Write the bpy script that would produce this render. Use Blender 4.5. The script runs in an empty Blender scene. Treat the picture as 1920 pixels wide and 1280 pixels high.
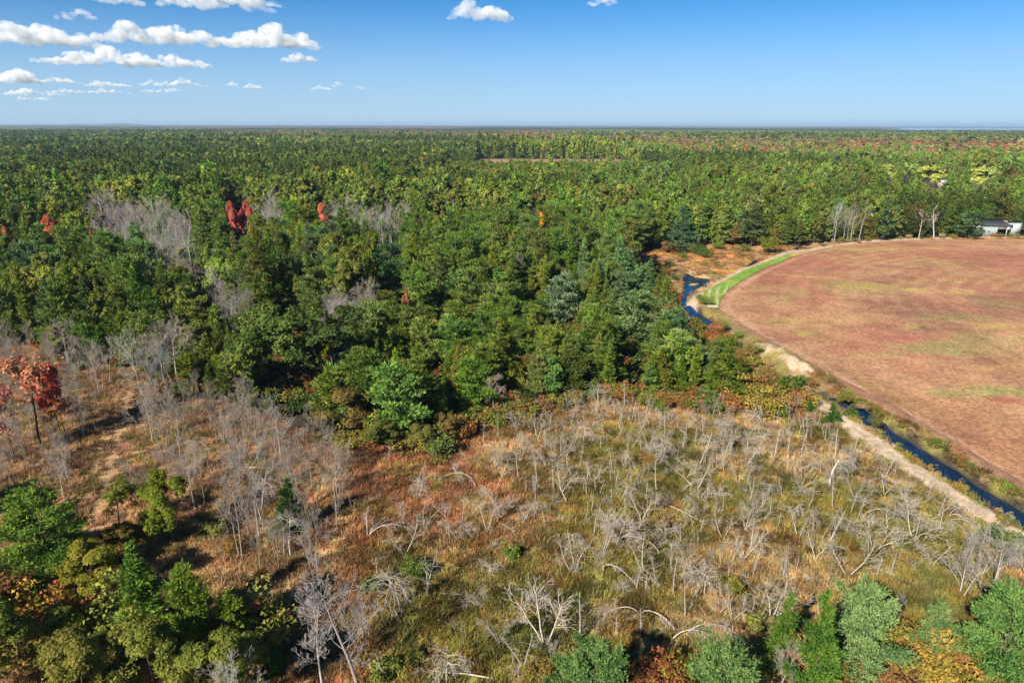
import bpy, math, random
import numpy as np
from mathutils import Vector, Matrix
rng = np.random.default_rng(7)
R_ = math.radians
sc = bpy.context.scene
COL = sc.collection

# ------------------------------------------------------------------ camera, sky, sun, exposure
CAM_H = 50.0
PITCH = R_(17.60)
FPX = 1280.0
cam_d = bpy.data.cameras.new('camera'); cam = bpy.data.objects.new('camera', cam_d); COL.objects.link(cam)
cam.location = (0, 0, CAM_H)
cam_d.sensor_width = 36; cam_d.lens = 24.0
cam_d.clip_start = 0.5; cam_d.clip_end = 120000
cam.rotation_euler = (Matrix.Rotation(math.pi / 2 - PITCH, 4, 'X') @ Matrix.Rotation(R_(0.13), 4, 'Z')).to_euler()
sc.camera = cam

SUN_EL = 33.0
SHADOW_AZ = 36.0        # shadows run this many degrees right of straight ahead
world = bpy.data.worlds.new('World'); sc.world = world; world.use_nodes = True
wn = world.node_tree.nodes; wl = world.node_tree.links
wn.clear()
wo = wn.new('ShaderNodeOutputWorld'); wb = wn.new('ShaderNodeBackground'); ws = wn.new('ShaderNodeTexSky')
ws.sky_type = 'NISHITA'; ws.sun_disc = False
ws.sun_elevation = R_(SUN_EL)
ws.sun_rotation = R_(180 + SHADOW_AZ)
ws.altitude = 2000; ws.air_density = 0.8; ws.dust_density = 0.3; ws.ozone_density = 10.0
wh = wn.new('ShaderNodeHueSaturation'); wh.inputs['Saturation'].default_value = 1.1; wh.inputs['Hue'].default_value = .488
wl.new(ws.outputs[0], wh.inputs['Color'])
wg = wn.new('ShaderNodeTexCoord'); wx = wn.new('ShaderNodeSeparateXYZ'); wl.new(wg.outputs['Generated'], wx.inputs[0])
wm = wn.new('ShaderNodeMapRange'); wm.interpolation_type = 'SMOOTHERSTEP'; wm.inputs['From Min'].default_value = -.02; wm.inputs['From Max'].default_value = .195; wm.inputs['To Min'].default_value = .74; wm.inputs['To Max'].default_value = 0.
wl.new(wx.outputs['Z'], wm.inputs['Value'])
wmx = wn.new('ShaderNodeMix'); wmx.data_type = 'RGBA'; wl.new(wm.outputs[0], wmx.inputs['Factor']); wl.new(wh.outputs[0], wmx.inputs[6]); wmx.inputs[7].default_value = (4.0, 5.3, 6.6, 1)
wl.new(wmx.outputs[2], wb.inputs['Color'])
wb.inputs['Strength'].default_value = 0.066
wl.new(wb.outputs[0], wo.inputs['Surface'])
sd = bpy.data.lights.new('sun', 'SUN'); sun = bpy.data.objects.new('sun', sd); COL.objects.link(sun)
sd.energy = 5.0; sd.angle = R_(0.53); sd.color = (1.0, 0.93, 0.82)
a_ = R_(SHADOW_AZ); e_ = R_(SUN_EL)
ldir = Vector((math.sin(a_) * math.cos(e_), math.cos(a_) * math.cos(e_), -math.sin(e_)))   # the way the light travels
sun.rotation_euler = ldir.to_track_quat('-Z', 'Y').to_euler()
sc.view_settings.view_transform = 'Standard'; sc.view_settings.look = 'None'
sc.view_settings.gamma = 1.0; sc.view_settings.use_curve_mapping = False
sc.view_settings.exposure = 0.9
sc.render.engine = 'CYCLES'
cy = sc.cycles
cy.max_bounces = 16; cy.diffuse_bounces = 2; cy.glossy_bounces = 2; cy.transmission_bounces = 4; cy.transparent_max_bounces = 16
cy.volume_bounces = 14
cy.use_denoising = True

# ------------------------------------------------------------------ survey: photograph pixel (1920 wide) <-> place
sp, cp = math.sin(PITCH), math.cos(PITCH)
def G(u, v, z=0.0):
    dx = (np.asarray(u, float) - 960) / FPX; dy = (640 - np.asarray(v, float)) / FPX
    t = (CAM_H - z) / np.maximum(sp - dy * cp, 1e-4)
    return t * dx, t * (cp + dy * sp)
def UV(x, y, z=0.0):
    x = np.asarray(x, float); y = np.asarray(y, float); zz = z - CAM_H
    d = y * cp - zz * sp; up = y * sp + zz * cp
    d = np.where(d < .1, .1, d)
    return 960 + FPX * x / d, 640 - FPX * up / d
def Gs(pts, z=0.0):
    return np.array([G(u, v, z) for u, v in pts])

# ------------------------------------------------------------------ numpy noise, polygons
_perm = np.random.default_rng(3).random((256, 256))
def vnoise(x, y, s, off=0):
    x = np.asarray(x, float) / s + off * 17.3 + 1000; y = np.asarray(y, float) / s + off * 9.1 + 1000
    xi = np.floor(x).astype(int); yi = np.floor(y).astype(int); fx = x - xi; fy = y - yi
    fx = fx * fx * (3 - 2 * fx); fy = fy * fy * (3 - 2 * fy)
    g = lambda a, b: _perm[a & 255, b & 255]
    return (g(xi, yi) * (1 - fx) + g(xi + 1, yi) * fx) * (1 - fy) + (g(xi, yi + 1) * (1 - fx) + g(xi + 1, yi + 1) * fx) * fy
def fbm(x, y, s, off=0, n=3):
    r = 0; a = 1; t = 0
    for i in range(n):
        r = r + a * vnoise(x, y, s / 2 ** i, off + i); t += a; a *= .55
    return r / t
def inpoly(x, y, P):
    x = np.asarray(x, float); y = np.asarray(y, float); c = np.zeros(x.shape, bool)
    n = len(P); j = n - 1
    for i in range(n):
        xi, yi = P[i]; xj, yj = P[j]
        if yi != yj:
            c ^= ((yi > y) != (yj > y)) & (x < (xj - xi) * (y - yi) / (yj - yi) + xi)
        j = i
    return c
def dline(x, y, P):
    x = np.asarray(x, float); y = np.asarray(y, float); d = np.full(x.shape, 1e9)
    for (ax, ay), (bx, by) in zip(P[:-1], P[1:]):
        vx, vy = bx - ax, by - ay; L = vx * vx + vy * vy + 1e-9
        t = np.clip(((x - ax) * vx + (y - ay) * vy) / L, 0, 1)
        d = np.minimum(d, np.hypot(x - ax - t * vx, y - ay - t * vy))
    return d
def sstep(a, b, x):
    t = np.clip((x - a) / (b - a), 0, 1); return t * t * (3 - 2 * t)
def mix(a, b, t):
    return a * (1 - t[..., None]) + np.asarray(b) * t[..., None]

# ------------------------------------------------------------------ meshes
def make_mesh(name, V, F, mats=(), mi=None, tone=None, col=None, smooth=False):
    """V (n,3); F (m,k) same-size polygons"""
    V = np.asarray(V, np.float32); F = np.asarray(F, np.int32)
    me = bpy.data.meshes.new(name)
    m, k = F.shape
    me.vertices.add(len(V)); me.vertices.foreach_set('co', V.ravel())
    me.loops.add(m * k); me.loops.foreach_set('vertex_index', F.ravel())
    me.polygons.add(m); me.polygons.foreach_set('loop_start', np.arange(m, dtype=np.int32) * k)
    for q in mats: me.materials.append(q)
    if mi is not None: me.polygons.foreach_set('material_index', np.asarray(mi, np.int32))
    if smooth: me.polygons.foreach_set('use_smooth', np.ones(m, bool))
    if tone is not None:
        at = me.attributes.new('tone', 'FLOAT', 'FACE'); at.data.foreach_set('value', np.asarray(tone, np.float32))
    if col is not None:
        at = me.attributes.new('col', 'FLOAT_COLOR', 'POINT')
        c4 = np.ones((len(V), 4), np.float32); c4[:, :3] = col
        at.data.foreach_set('color', c4.ravel())
    me.update(calc_edges=True)
    return me
def add_obj(name, me, parent=None, loc=None):
    o = bpy.data.objects.new(name, me); COL.objects.link(o)
    if parent is not None: o.parent = parent
    if loc is not None: o.location = loc
    return o
def tag(o, label=None, cat=None, group=None, kind=None):
    if label: o['label'] = label
    if cat: o['category'] = cat
    if group: o['group'] = group
    if kind: o['kind'] = kind
    return o
def norm(a):
    return a / (np.linalg.norm(a, axis=-1, keepdims=True) + 1e-9)
def tubes(P, R, k=4):
    """P (N,S,3), R (N,S) -> verts, triangles"""
    N, S, _ = P.shape
    T = np.empty_like(P); T[:, 1:-1] = P[:, 2:] - P[:, :-2]; T[:, 0] = P[:, 1] - P[:, 0]; T[:, -1] = P[:, -1] - P[:, -2]
    T = norm(T)
    m = norm(P[:, -1] - P[:, 0])
    ref = np.where(np.abs(m[:, 2:3]) > .8, np.array([[1., 0, 0]]), np.array([[0, 0, 1.]]))
    A = norm(np.cross(T, ref[:, None, :])); B = np.cross(T, A)
    ang = np.arange(k) / k * 2 * math.pi
    V = P[:, :, None, :] + R[:, :, None, None] * (np.cos(ang)[None, None, :, None] * A[:, :, None, :] + np.sin(ang)[None, None, :, None] * B[:, :, None, :])
    idx = np.arange(N * S * k).reshape(N, S, k)
    a = idx[:, :-1]; b = idx[:, 1:]; a2 = np.roll(a, -1, 2); b2 = np.roll(b, -1, 2)
    F = np.concatenate([np.stack([a, a2, b], -1).reshape(-1, 3), np.stack([a2, b2, b], -1).reshape(-1, 3)])
    return V.reshape(-1, 3), F
def grow(p0, d0, L, r0, r1, seg, bend=0., jit=.1, rg=rng, bdir=None):
    """curved tapering limbs, vectorised over N"""
    N = len(p0); P = np.empty((N, seg + 1, 3)); P[:, 0] = p0; d = norm(np.array(d0, float))
    L = np.broadcast_to(L, (N,)); bend = np.broadcast_to(bend, (N,))
    up = np.array([[0, 0, 1.]]) if bdir is None else bdir
    for s in range(seg):
        P[:, s + 1] = P[:, s] + d * (L / seg)[:, None]
        d = norm(d + bend[:, None] * up / seg + rg.normal(0, jit, (N, 3)))
    r0 = np.broadcast_to(r0, (N,)); r1 = np.broadcast_to(r1, (N,))
    t = np.linspace(0, 1, seg + 1)[None, :]
    return P, r0[:, None] * (1 - t) + r1[:, None] * t
def along(P, m, t0, t1, rg, power=1.):
    """m points on each limb of P: position, tangent, parameter, limb index"""
    N, S, _ = P.shape
    t = t0 + (t1 - t0) * rg.random((N, m)) ** power
    f = t * (S - 1) * .9999; i = f.astype(int); f = (f - i)[..., None]
    n = np.arange(N)[:, None]
    p = P[n, i] * (1 - f) + P[n, i + 1] * f
    d = norm(P[n, i + 1] - P[n, i])
    return p.reshape(-1, 3), d.reshape(-1, 3), t.ravel(), np.repeat(np.arange(N), m)
def side(d, ang, rg):
    """directions at angle ang from d, random way round"""
    r = rg.normal(0, 1, d.shape); q = norm(r - (r * d).sum(-1, keepdims=True) * d)
    ang = np.broadcast_to(ang, (len(d),))[:, None]
    return np.cos(ang) * d + np.sin(ang) * q
def sprays(C, D, s, w, rg, spread=.5, O=None):
    """one thin triangle per point"""
    N = len(C); d = norm(D + rg.normal(0, spread, (N, 3))); q = norm(np.cross(d, rg.normal(0, 1, (N, 3)) if O is None else norm(O) + rg.normal(0, .45, (N, 3))))
    s = (s * rg.uniform(.7, 1.3, N))[:, None]
    V = np.stack([C - q * s * w, C + q * s * w, C + d * s], 1).reshape(-1, 3)
    return V, np.arange(3 * N).reshape(-1, 3)
def leaves(C, Nn, s, rg, jit=.6):
    """one broad triangle per point, facing roughly along Nn"""
    N = len(C); n = norm(Nn + rg.normal(0, jit, (N, 3))); a = norm(np.cross(n, rg.normal(0, 1, (N, 3)))); b = np.cross(n, a)
    s = (s * rg.uniform(.6, 1.3, N))[:, None]
    V = np.stack([C + a * s * .62, C - a * s * .35 + b * s * .5, C - a * s * .35 - b * s * .5], 1).reshape(-1, 3)
    return V, np.arange(3 * N).reshape(-1, 3)
class Acc:
    def __init__(s): s.V = []; s.F = []; s.M = []; s.T = []; s.n = 0
    def add(s, V, F, m=0, tone=.5):
        s.V.append(V); s.F.append(F + s.n); s.n += len(V)
        s.M.append(np.full(len(F), m)); s.T.append(np.broadcast_to(np.asarray(tone, float), (len(F),)))
    def mesh(s, name, mats):
        return make_mesh(name, np.concatenate(s.V), np.concatenate(s.F), mats, np.concatenate(s.M), np.concatenate(s.T))

# ------------------------------------------------------------------ materials
def new_mat(name):
    m = bpy.data.materials.new(name); m.use_nodes = True; m.node_tree.nodes.clear()
    return m, m.node_tree.nodes, m.node_tree.links
def foliage_mat(name, src, rough_var=.9, trans=.21):
    m, n, l = new_mat(name)
    out = n.new('ShaderNodeOutputMaterial')
    if src == 'object':
        c = n.new('ShaderNodeObjectInfo'); cs = c.outputs['Color']
    else:
        c = n.new('ShaderNodeAttribute'); c.attribute_type = 'INSTANCER'; c.attribute_name = 'tint'; cs = c.outputs['Color']
    t = n.new('ShaderNodeAttribute'); t.attribute_type = 'GEOMETRY'; t.attribute_name = 'tone'
    mr = n.new('ShaderNodeMapRange'); mr.inputs['To Min'].default_value = 1 - rough_var * .5; mr.inputs['To Max'].default_value = 1 + rough_var * .75
    l.new(t.outputs['Fac'], mr.inputs['Value'])
    mr2 = n.new('ShaderNodeMapRange'); mr2.inputs['To Min'].default_value = .528; mr2.inputs['To Max'].default_value = .468
    l.new(t.outputs['Fac'], mr2.inputs['Value'])
    h = n.new('ShaderNodeHueSaturation'); l.new(cs, h.inputs['Color']); l.new(mr.outputs[0], h.inputs['Value']); l.new(mr2.outputs[0], h.inputs['Hue'])
    d = n.new('ShaderNodeBsdfDiffuse'); tr = n.new('ShaderNodeBsdfTranslucent'); mx = n.new('ShaderNodeMixShader'); mx.inputs[0].default_value = trans
    l.new(h.outputs[0], d.inputs['Color']); l.new(h.outputs[0], tr.inputs['Color'])
    l.new(d.outputs[0], mx.inputs[1]); l.new(tr.outputs[0], mx.inputs[2]); l.new(mx.outputs[0], out.inputs['Surface'])
    return m
def simple_mat(name, col, rough=.8, noise=0., scale=5., metallic=0., attr=None, fine=None, bump=0., coords='Object', col2=None):
    m, n, l = new_mat(name)
    out = n.new('ShaderNodeOutputMaterial'); b = n.new('ShaderNodeBsdfPrincipled')
    b.inputs['Roughness'].default_value = rough; b.inputs['Metallic'].default_value = metallic
    b.inputs['Specular IOR Level'].default_value = .25
    l.new(b.outputs[0], out.inputs['Surface'])
    tc = n.new('ShaderNodeTexCoord')
    if attr:
        a = n.new('ShaderNodeAttribute'); a.attribute_name = attr; cs = a.outputs['Color']
    else:
        a = n.new('ShaderNodeRGB'); a.outputs[0].default_value = (*col, 1); cs = a.outputs[0]
    if noise:
        for sc_, am in ([(scale, noise)] + ([fine] if fine else [])):
            t = n.new('ShaderNodeTexNoise'); t.inputs['Scale'].default_value = sc_; t.inputs['Detail'].default_value = 5; t.inputs['Roughness'].default_value = .65
            l.new(tc.outputs[coords], t.inputs['Vector'])
            mr = n.new('ShaderNodeMapRange'); mr.inputs['From Min'].default_value = .3; mr.inputs['From Max'].default_value = .7
            mr.inputs['To Min'].default_value = 1 - am; mr.inputs['To Max'].default_value = 1 + am; l.new(t.outputs['Fac'], mr.inputs['Value'])
            h = n.new('ShaderNodeHueSaturation'); l.new(cs, h.inputs['Color']); l.new(mr.outputs[0], h.inputs['Value']); cs = h.outputs[0]
            if bump:
                bp = n.new('ShaderNodeBump'); bp.inputs['Strength'].default_value = bump; bp.inputs['Distance'].default_value = .3
                l.new(t.outputs['Fac'], bp.inputs['Height']); l.new(bp.outputs[0], b.inputs['Normal'])
    l.new(cs, b.inputs['Base Color'])
    return m
M_fol_o = foliage_mat('foliage', 'object'); M_fol_i = foliage_mat('foliage_mass', 'inst')
M_bark = simple_mat('bark', (.09, .07, .055), .9, .4, 3)
M_bark_grey = simple_mat('grey_bark', (.24, .215, .19), .9, .3, 2)
M_dead_o = foliage_mat('dead_wood', 'object', .5, 0.0); M_dead_i = foliage_mat('dead_wood_mass', 'inst', .5, 0.0)
M_grass = foliage_mat('grass_blades', 'inst', .8, .35)

# ------------------------------------------------------------------ ground plan
EDGE = [(-700, 640), (0, 655), (60, 650), (130, 700), (200, 690), (255, 700), (300, 748), (400, 752), (470, 768), (560, 805), (610, 835), (700, 832),
        (850, 832), (880, 800), (960, 782), (1000, 757), (1060, 748), (1110, 722), (1160, 748), (1270, 757), (1400, 757), (1500, 745),
        (1488, 728), (1440, 722), (1412, 692), (1402, 668), (1370, 645), (1335, 628), (1296, 606), (1268, 582), (1255, 548), (1228, 512),
        (1196, 503), (1162, 490), (1215, 470), (1250, 463), (1300, 458), (1400, 461), (1500, 459), (1580, 452), (1660, 446), (1800, 442), (1960, 440), (2500, 438)]
_e = Gs(EDGE)
OPEN = np.concatenate([_e, [[900, _e[-1][1]], [900, 5], [-300, 5], [-300, _e[0][1]]]])     # open land, near side of the woods
CANAL = Gs([(1283, 572), (1292, 582), (1309, 595), (1340, 618), (1400, 655), (1450, 690), (1500, 716), (1555, 745), (1582, 759), (1616, 779), (1660, 811), (1717, 846), (1784, 893), (1851, 934), (1920, 977), (2100, 1092), (2400, 1290)], -.9)
POND = Gs([(1288, 510), (1304, 519), (1336, 522), (1327, 539), (1300, 550), (1291, 556), (1289, 567), (1281, 575), (1271, 567), (1273, 553), (1278, 543), (1280, 530), (1276, 518)], -.9)
ISLE = Gs([(1288, 533.5), (1300, 531), (1314, 531.5), (1302, 534)], -.9)
POOL2 = Gs([(1388, 498), (1402, 492), (1412, 484), (1432, 479), (1434, 483), (1415, 493), (1400, 499)], -.5)
POOL3 = Gs([(1480, 465), (1490, 461), (1516, 461), (1516, 465), (1494, 468)], -.5)
ROAD = Gs([(1506, 733), (1515, 741), (1540, 760), (1570, 783), (1592, 795), (1650, 838), (1700, 872), (1784, 926), (1885, 990), (2000, 1062), (2300, 1250)])
ROAD2 = Gs([(1290, 578), (1300, 566), (1318, 552), (1350, 531), (1395, 506), (1440, 487), (1478, 472), (1520, 466), (1565, 459), (1615, 452), (1680, 449), (1760, 444.5), (1860, 443), (1990, 443)])
MOUND = Gs([(1428, 652), (1445, 660), (1462, 672), (1480, 683), (1500, 694)])
TRACK = Gs([(235, 690), (245, 720), (238, 760), (222, 820), (205, 880), (190, 940), (180, 975)])
FE = Gs([(1350, 566), (1360, 549), (1388, 528), (1428, 505), (1464, 491), (1486, 481), (1521, 472), (1565, 462), (1617, 455), (1642, 452), (1347, 580), (1414, 630), (1488, 664), (1549, 698), (1616, 748), (1717, 795), (1784, 839), (1920, 926)])
A_ = np.c_[2 * FE, np.ones(len(FE))]; _s = np.linalg.lstsq(A_, (FE ** 2).sum(1), rcond=None)[0]
FC = _s[:2]; FR = math.sqrt(_s[2] + FC @ FC)       # centre and radius of the round field
print('FIELD', FC, FR, 'residual', np.hypot(*(FE - FC).T) - FR)
# outline as surveyed, so that it follows the photograph where the circle is not exact
FIELD = Gs([(1347, 580), (1348, 570), (1352, 560), (1360, 549), (1388, 528), (1428, 505), (1464, 491), (1486, 481), (1521, 472), (1565, 462), (1617, 455), (1690, 450.5), (1780, 448), (1860, 447), (1960, 448), (2200, 452), (2600, 480)])
FIELD = np.concatenate([FIELD, Gs([(2600, 1320), (2320, 1180), (2100, 1040), (1920, 926), (1784, 839), (1717, 795), (1616, 748), (1549, 698), (1488, 664), (1414, 630), (1380, 603)])])
STRIP = Gs([(1318, 560), (1320, 547), (1350, 531), (1395, 507), (1440, 490), (1480, 475), (1497, 474), (1500, 477), (1486, 481), (1464, 491), (1428, 505), (1388, 528), (1360, 549), (1352, 560), (1348, 570), (1346, 578), (1328, 577)])
FIELD2 = np.array([[-52, 830], [160, 830], [166, 1085], [-58, 1085]])
FARM = Gs([(1740, 352), (1750, 338), (1850, 340), (1925, 352), (2300, 365), (2300, 392), (1900, 372)])

OLIVE = np.array([.235, .205, .052]); TAN = np.array([.54, .36, .175]); RUSS = np.array([.40, .195, .085]); DARKG = np.array([.085, .105, .028])
BROWN = np.array([.25, .15, .08]); SAND = np.array([.58, .44, .30]); SOIL = np.array([.035, .026, .016]); GOLD = np.array([.40, .28, .06])
def ground_col(x, y):
    """albedo of the ground cover at a place"""
    u, v = UV(x, y)
    n1 = fbm(x, y, 14, 0, 4); n2 = fbm(x, y, 6, 4, 3); n3 = fbm(x, y, 3, 9, 2)
    C = np.empty(x.shape + (3,)); C[:] = SOIL
    C = mix(C, [.05, .045, .018], sstep(.45, .6, n2)); C = mix(C, [.035, .06, .03], sstep(3000, 5000, y))
    openl = inpoly(x, y, OPEN)
    g = mix(np.broadcast_to(OLIVE, C.shape), TAN, sstep(.42, .62, n1) * .65)
    g = mix(g, DARKG, sstep(.5, .7, n2) * .7)
    g = mix(g, GOLD, sstep(.55, .7, n3) * .4)
    w = sstep(1130, 900, u) * sstep(1120, 1000, v + 60 * n1) ; w = np.maximum(w, sstep(800, 640, u) * .8)
    w = np.maximum(w, sstep(800, 765, v + (n1 - .5) * 50) * sstep(1050, 1200, u))
    gr = mix(np.broadcast_to(RUSS, C.shape), TAN, sstep(.4, .6, n1)); gr = mix(gr, TAN * .82, sstep(640, 480, u) * .75); gr = mix(gr, BROWN, sstep(.55, .7, n2) * .7); gr = mix(gr, OLIVE, sstep(.55, .66, n3) * .6)
    g = mix(g, gr, np.clip(w * sstep(.2, .55, n2 + w * .35), 0, 1)[...] if True else w)
    far = sstep(690, 660, v)                     # wet meadow by the pond
    m = mix(np.broadcast_to(np.array([.50, .27, .10]), C.shape), [.40, .26, .13], sstep(.45, .6, n1)); m = mix(m, [.16, .13, .04], sstep(.5, .65, n2) * .6)
    g = mix(g, m, far)
    C = np.where(openl[..., None], g, C)
    dc = dline(x, y, CANAL)
    C = mix(C, mix(np.broadcast_to(np.array([.22, .16, .07]), C.shape), OLIVE, sstep(.4, .6, n3)), sstep(11, 8, dc) * .8)
    wet = np.minimum(dline(x, y, CANAL[:4]), dline(x, y, CANAL[7:])); C = mix(C, [.05, .04, .022], sstep(3.1, 2.2, wet + (n3 - .5) * 1.5))
    dt = dline(x, y, TRACK); C = mix(C, [.40, .24, .13], sstep(3.0, 1.0, dt + (n3 - .5) * 6) * .75)
    d1 = dline(x, y, ROAD); C = mix(C, SAND * .92, sstep(2.2, 1.2, d1 + (n3 - .5) * 2.4)); C = mix(C, [.30, .21, .12], sstep(.5, .2, d1) * .3)
    d2 = dline(x, y, ROAD2); C = mix(C, SAND * .9, sstep(2.4, 1.3, d2 + (n3 - .5) * 2.4) * .85)
    d3 = dline(x, y, MOUND); C = mix(C, SAND * 1.0, sstep(2.0, .6, d3 + (n3 - .5) * 6) * np.clip(.1 + 1.0 * vnoise(x, y, 1.8, 66), 0, .75))
    C = mix(C, [.30, .15, .09], np.where(inpoly(x, y, FIELD), 1., 0.))
    C = mix(C, [.34, .20, .125], np.where(inpoly(x, y, FIELD2), 1., 0.))
    C = mix(C, [.14, .17, .04], np.where(inpoly(x, y, FARM), 1., 0.))
    return C
def ground_z(x, y):
    z = (fbm(x, y, 9, 5, 3) - .5) * .5
    z *= sstep(0, 5, dline(x, y, CANAL))
    z = np.where(inpoly(x, y, FIELD), z * .25 + .12, z)
    dc = dline(x, y, CANAL)
    z = z + .35 * sstep(2.5, 4.2, dc) * sstep(9, 6, dc)
    dry = dline(x, y, CANAL[3:8]); wet = np.minimum(dline(x, y, CANAL[:4]), dline(x, y, CANAL[7:])); z = z - 1.75 * sstep(3.1, 1.0, wet + (vnoise(x, y, 2.5, 71) - .5) * 1.1) - .6 * sstep(2.5, 1., dry) * (wet > 2.5)
    d3 = dline(x, y, MOUND); z = z + sstep(4.5, .5, d3) * 1.5 * (.5 + vnoise(x, y, 2.3, 3))
    d1 = dline(x, y, ROAD); z = np.where(d1 < 2.6, z * .4 + .12, z)
    for P in (POND, POOL2, POOL3):
        ins = inpoly(x, y, P); dp = dline(x, y, np.concatenate([P, P[:1]]))
        z = np.where(ins, np.minimum(z, -.75 - sstep(0, 2, dp) * 1.0), np.where(dp < 2.5, z * sstep(0, 2.5, dp) - .7 * sstep(2.5, 0, dp), z))
    ins = inpoly(x, y, ISLE); z = np.where(ins, -.55, z)
    dfar = np.maximum(y - 420, 0)
    return z * np.where(dfar > 0, 0, 1)
def axis(spans):
    a = []
    for s, e, st in spans: a.append(np.arange(s, e, st))
    return np.concatenate(a)
gx = axis([(-60000, -8000, 8000), (-8000, -1000, 700), (-1000, -180, 60), (-180, 28, 2.2), (28, 150, .65), (150, 300, 3), (300, 1000, 60), (1000, 8000, 700), (8000, 60001, 8000)])
gy = axis([(-3000, 0, 500), (0, 30, 5), (30, 60, 1.5), (60, 132, .65), (132, 290, 1.2), (290, 430, 3), (430, 1200, 35), (1200, 8000, 600), (8000, 60001, 5000)])
X, Y = np.meshgrid(gx, gy)
Z = ground_z(X, Y); C = ground_col(X, Y)
ny, nx = X.shape; ii = np.arange(ny * nx).reshape(ny, nx)
F = np.stack([ii[:-1, :-1], ii[:-1, 1:], ii[1:, 1:], ii[1:, :-1]], -1).reshape(-1, 4)
M_ground = simple_mat('ground_cover', (1, 1, 1), .95, .35, .35, attr='col', fine=(2.2, .35), bump=.5)
g_me = make_mesh('ground', np.stack([X, Y, Z], -1).reshape(-1, 3), F, [M_ground], col=C.reshape(-1, 3), smooth=True)
tag(add_obj('ground', g_me), kind='structure')

# water
M_water, n, l = new_mat('water')
o_ = n.new('ShaderNodeOutputMaterial'); b = n.new('ShaderNodeBsdfPrincipled'); b.inputs['Base Color'].default_value = (.004, .022, .055, 1)
b.inputs['Roughness'].default_value = .06; b.inputs['IOR'].default_value = 1.33; b.inputs['Specular IOR Level'].default_value = .5
t = n.new('ShaderNodeTexNoise'); t.inputs['Scale'].default_value = 1.6; t.inputs['Detail'].default_value = 3
bp = n.new('ShaderNodeBump'); bp.inputs['Strength'].default_value = .12; bp.inputs['Distance'].default_value = .1
tc = n.new('ShaderNodeTexCoord'); l.new(tc.outputs['Object'], t.inputs['Vector']); l.new(t.outputs['Fac'], bp.inputs['Height']); l.new(bp.outputs[0], b.inputs['Normal']); l.new(b.outputs[0], o_.inputs[0])
def strip(name, P, w, z, mat):
    P = np.asarray(P); T = np.gradient(P, axis=0); T = T / np.linalg.norm(T, axis=1, keepdims=True); Nn = np.c_[-T[:, 1], T[:, 0]]
    a = P + Nn * w; b_ = P - Nn * w; V = np.c_[np.concatenate([a, b_]), np.full(2 * len(P), z)]
    k = len(P); F = np.array([[i, i + 1, k + i + 1, k + i] for i in range(k - 1)])
    return make_mesh(name, V, F[:, ::-1], [mat])
def ngon(name, P, z, mat):
    me = bpy.data.meshes.new(name); me.from_pydata([(x, y, z) for x, y in P], [], [list(range(len(P)))]); me.materials.append(mat); me.update(); return me
for seg_ in (CANAL[:4], CANAL[7:]): tag(add_obj('ditch_water', strip('ditch_water', seg_, 3.2, -.9, M_water)), kind='structure')
def grown(P, d):
    c = P.mean(0); return c + (P - c) * (1 + d / np.linalg.norm(P - c, axis=1, keepdims=True).clip(1))
for nm, P, z in (('pond_water', POND, -.88), ('pool_water', POOL2, -.86), ('pool_water', POOL3, -.84)):
    tag(add_obj(nm, ngon(nm, grown(P, 1.5), z, M_water)), kind='structure')
tag(add_obj('lake', ngon('lake', np.array([[2950, 6000], [60000, 6000], [60000, 17000], [9000, 17000], [6800, 12500], [5400, 10000]]), .5, M_water)), kind='structure')

# the round field: its own sheet, rows following the circle
fx_ = np.arange(FIELD[:, 0].min() - 3, FIELD[:, 0].max() + 3, 1.15); fy_ = np.arange(FIELD[:, 1].min() - 3, FIELD[:, 1].max() + 3, 1.15)
X, Y = np.meshgrid(fx_, fy_)
n1 = fbm(X, Y, 60, 1, 4); n2 = fbm(X, Y, 22, 6, 4); n3 = fbm(X, Y, 9, 11, 3); n4 = fbm(X, Y * .7, 35, 21, 4)
C = np.empty(X.shape + (3,)); C[:] = (.375, .185, .088)
C = mix(C, [.41, .215, .108], sstep(.45, .6, n1)); C = mix(C, [.30, .12, .07], sstep(.56, .68, n3) * .45); C = mix(C, [.25, .11, .065], sstep(.60, .80, vnoise(X, Y, 2.6, 77)) * .35); C = mix(C, [.33, .12, .075], sstep(.50, .62, n2) * .55)
C = mix(C, [.34, .215, .08], sstep(.55, .66, n4) * .35)
U, Vv = UV(X, Y)
def blob(u, v, ru, rv, col, k=1.):
    global C
    d = ((U - u) / ru) ** 2 + ((Vv - v) / rv) ** 2 + (n3 - .5) * 2.2 + (n2 - .5) * 1.4
    C = mix(C, np.array(col), sstep(1.2, .1, d) * k * .62 * np.clip(.35 + 1.3 * vnoise(X, Y, 4.5, 55), 0, 1))
DK = (.17, .075, .05); GR = (.27, .27, .08); YE = (.44, .34, .08); RD = (.36, .07, .06)
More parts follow.
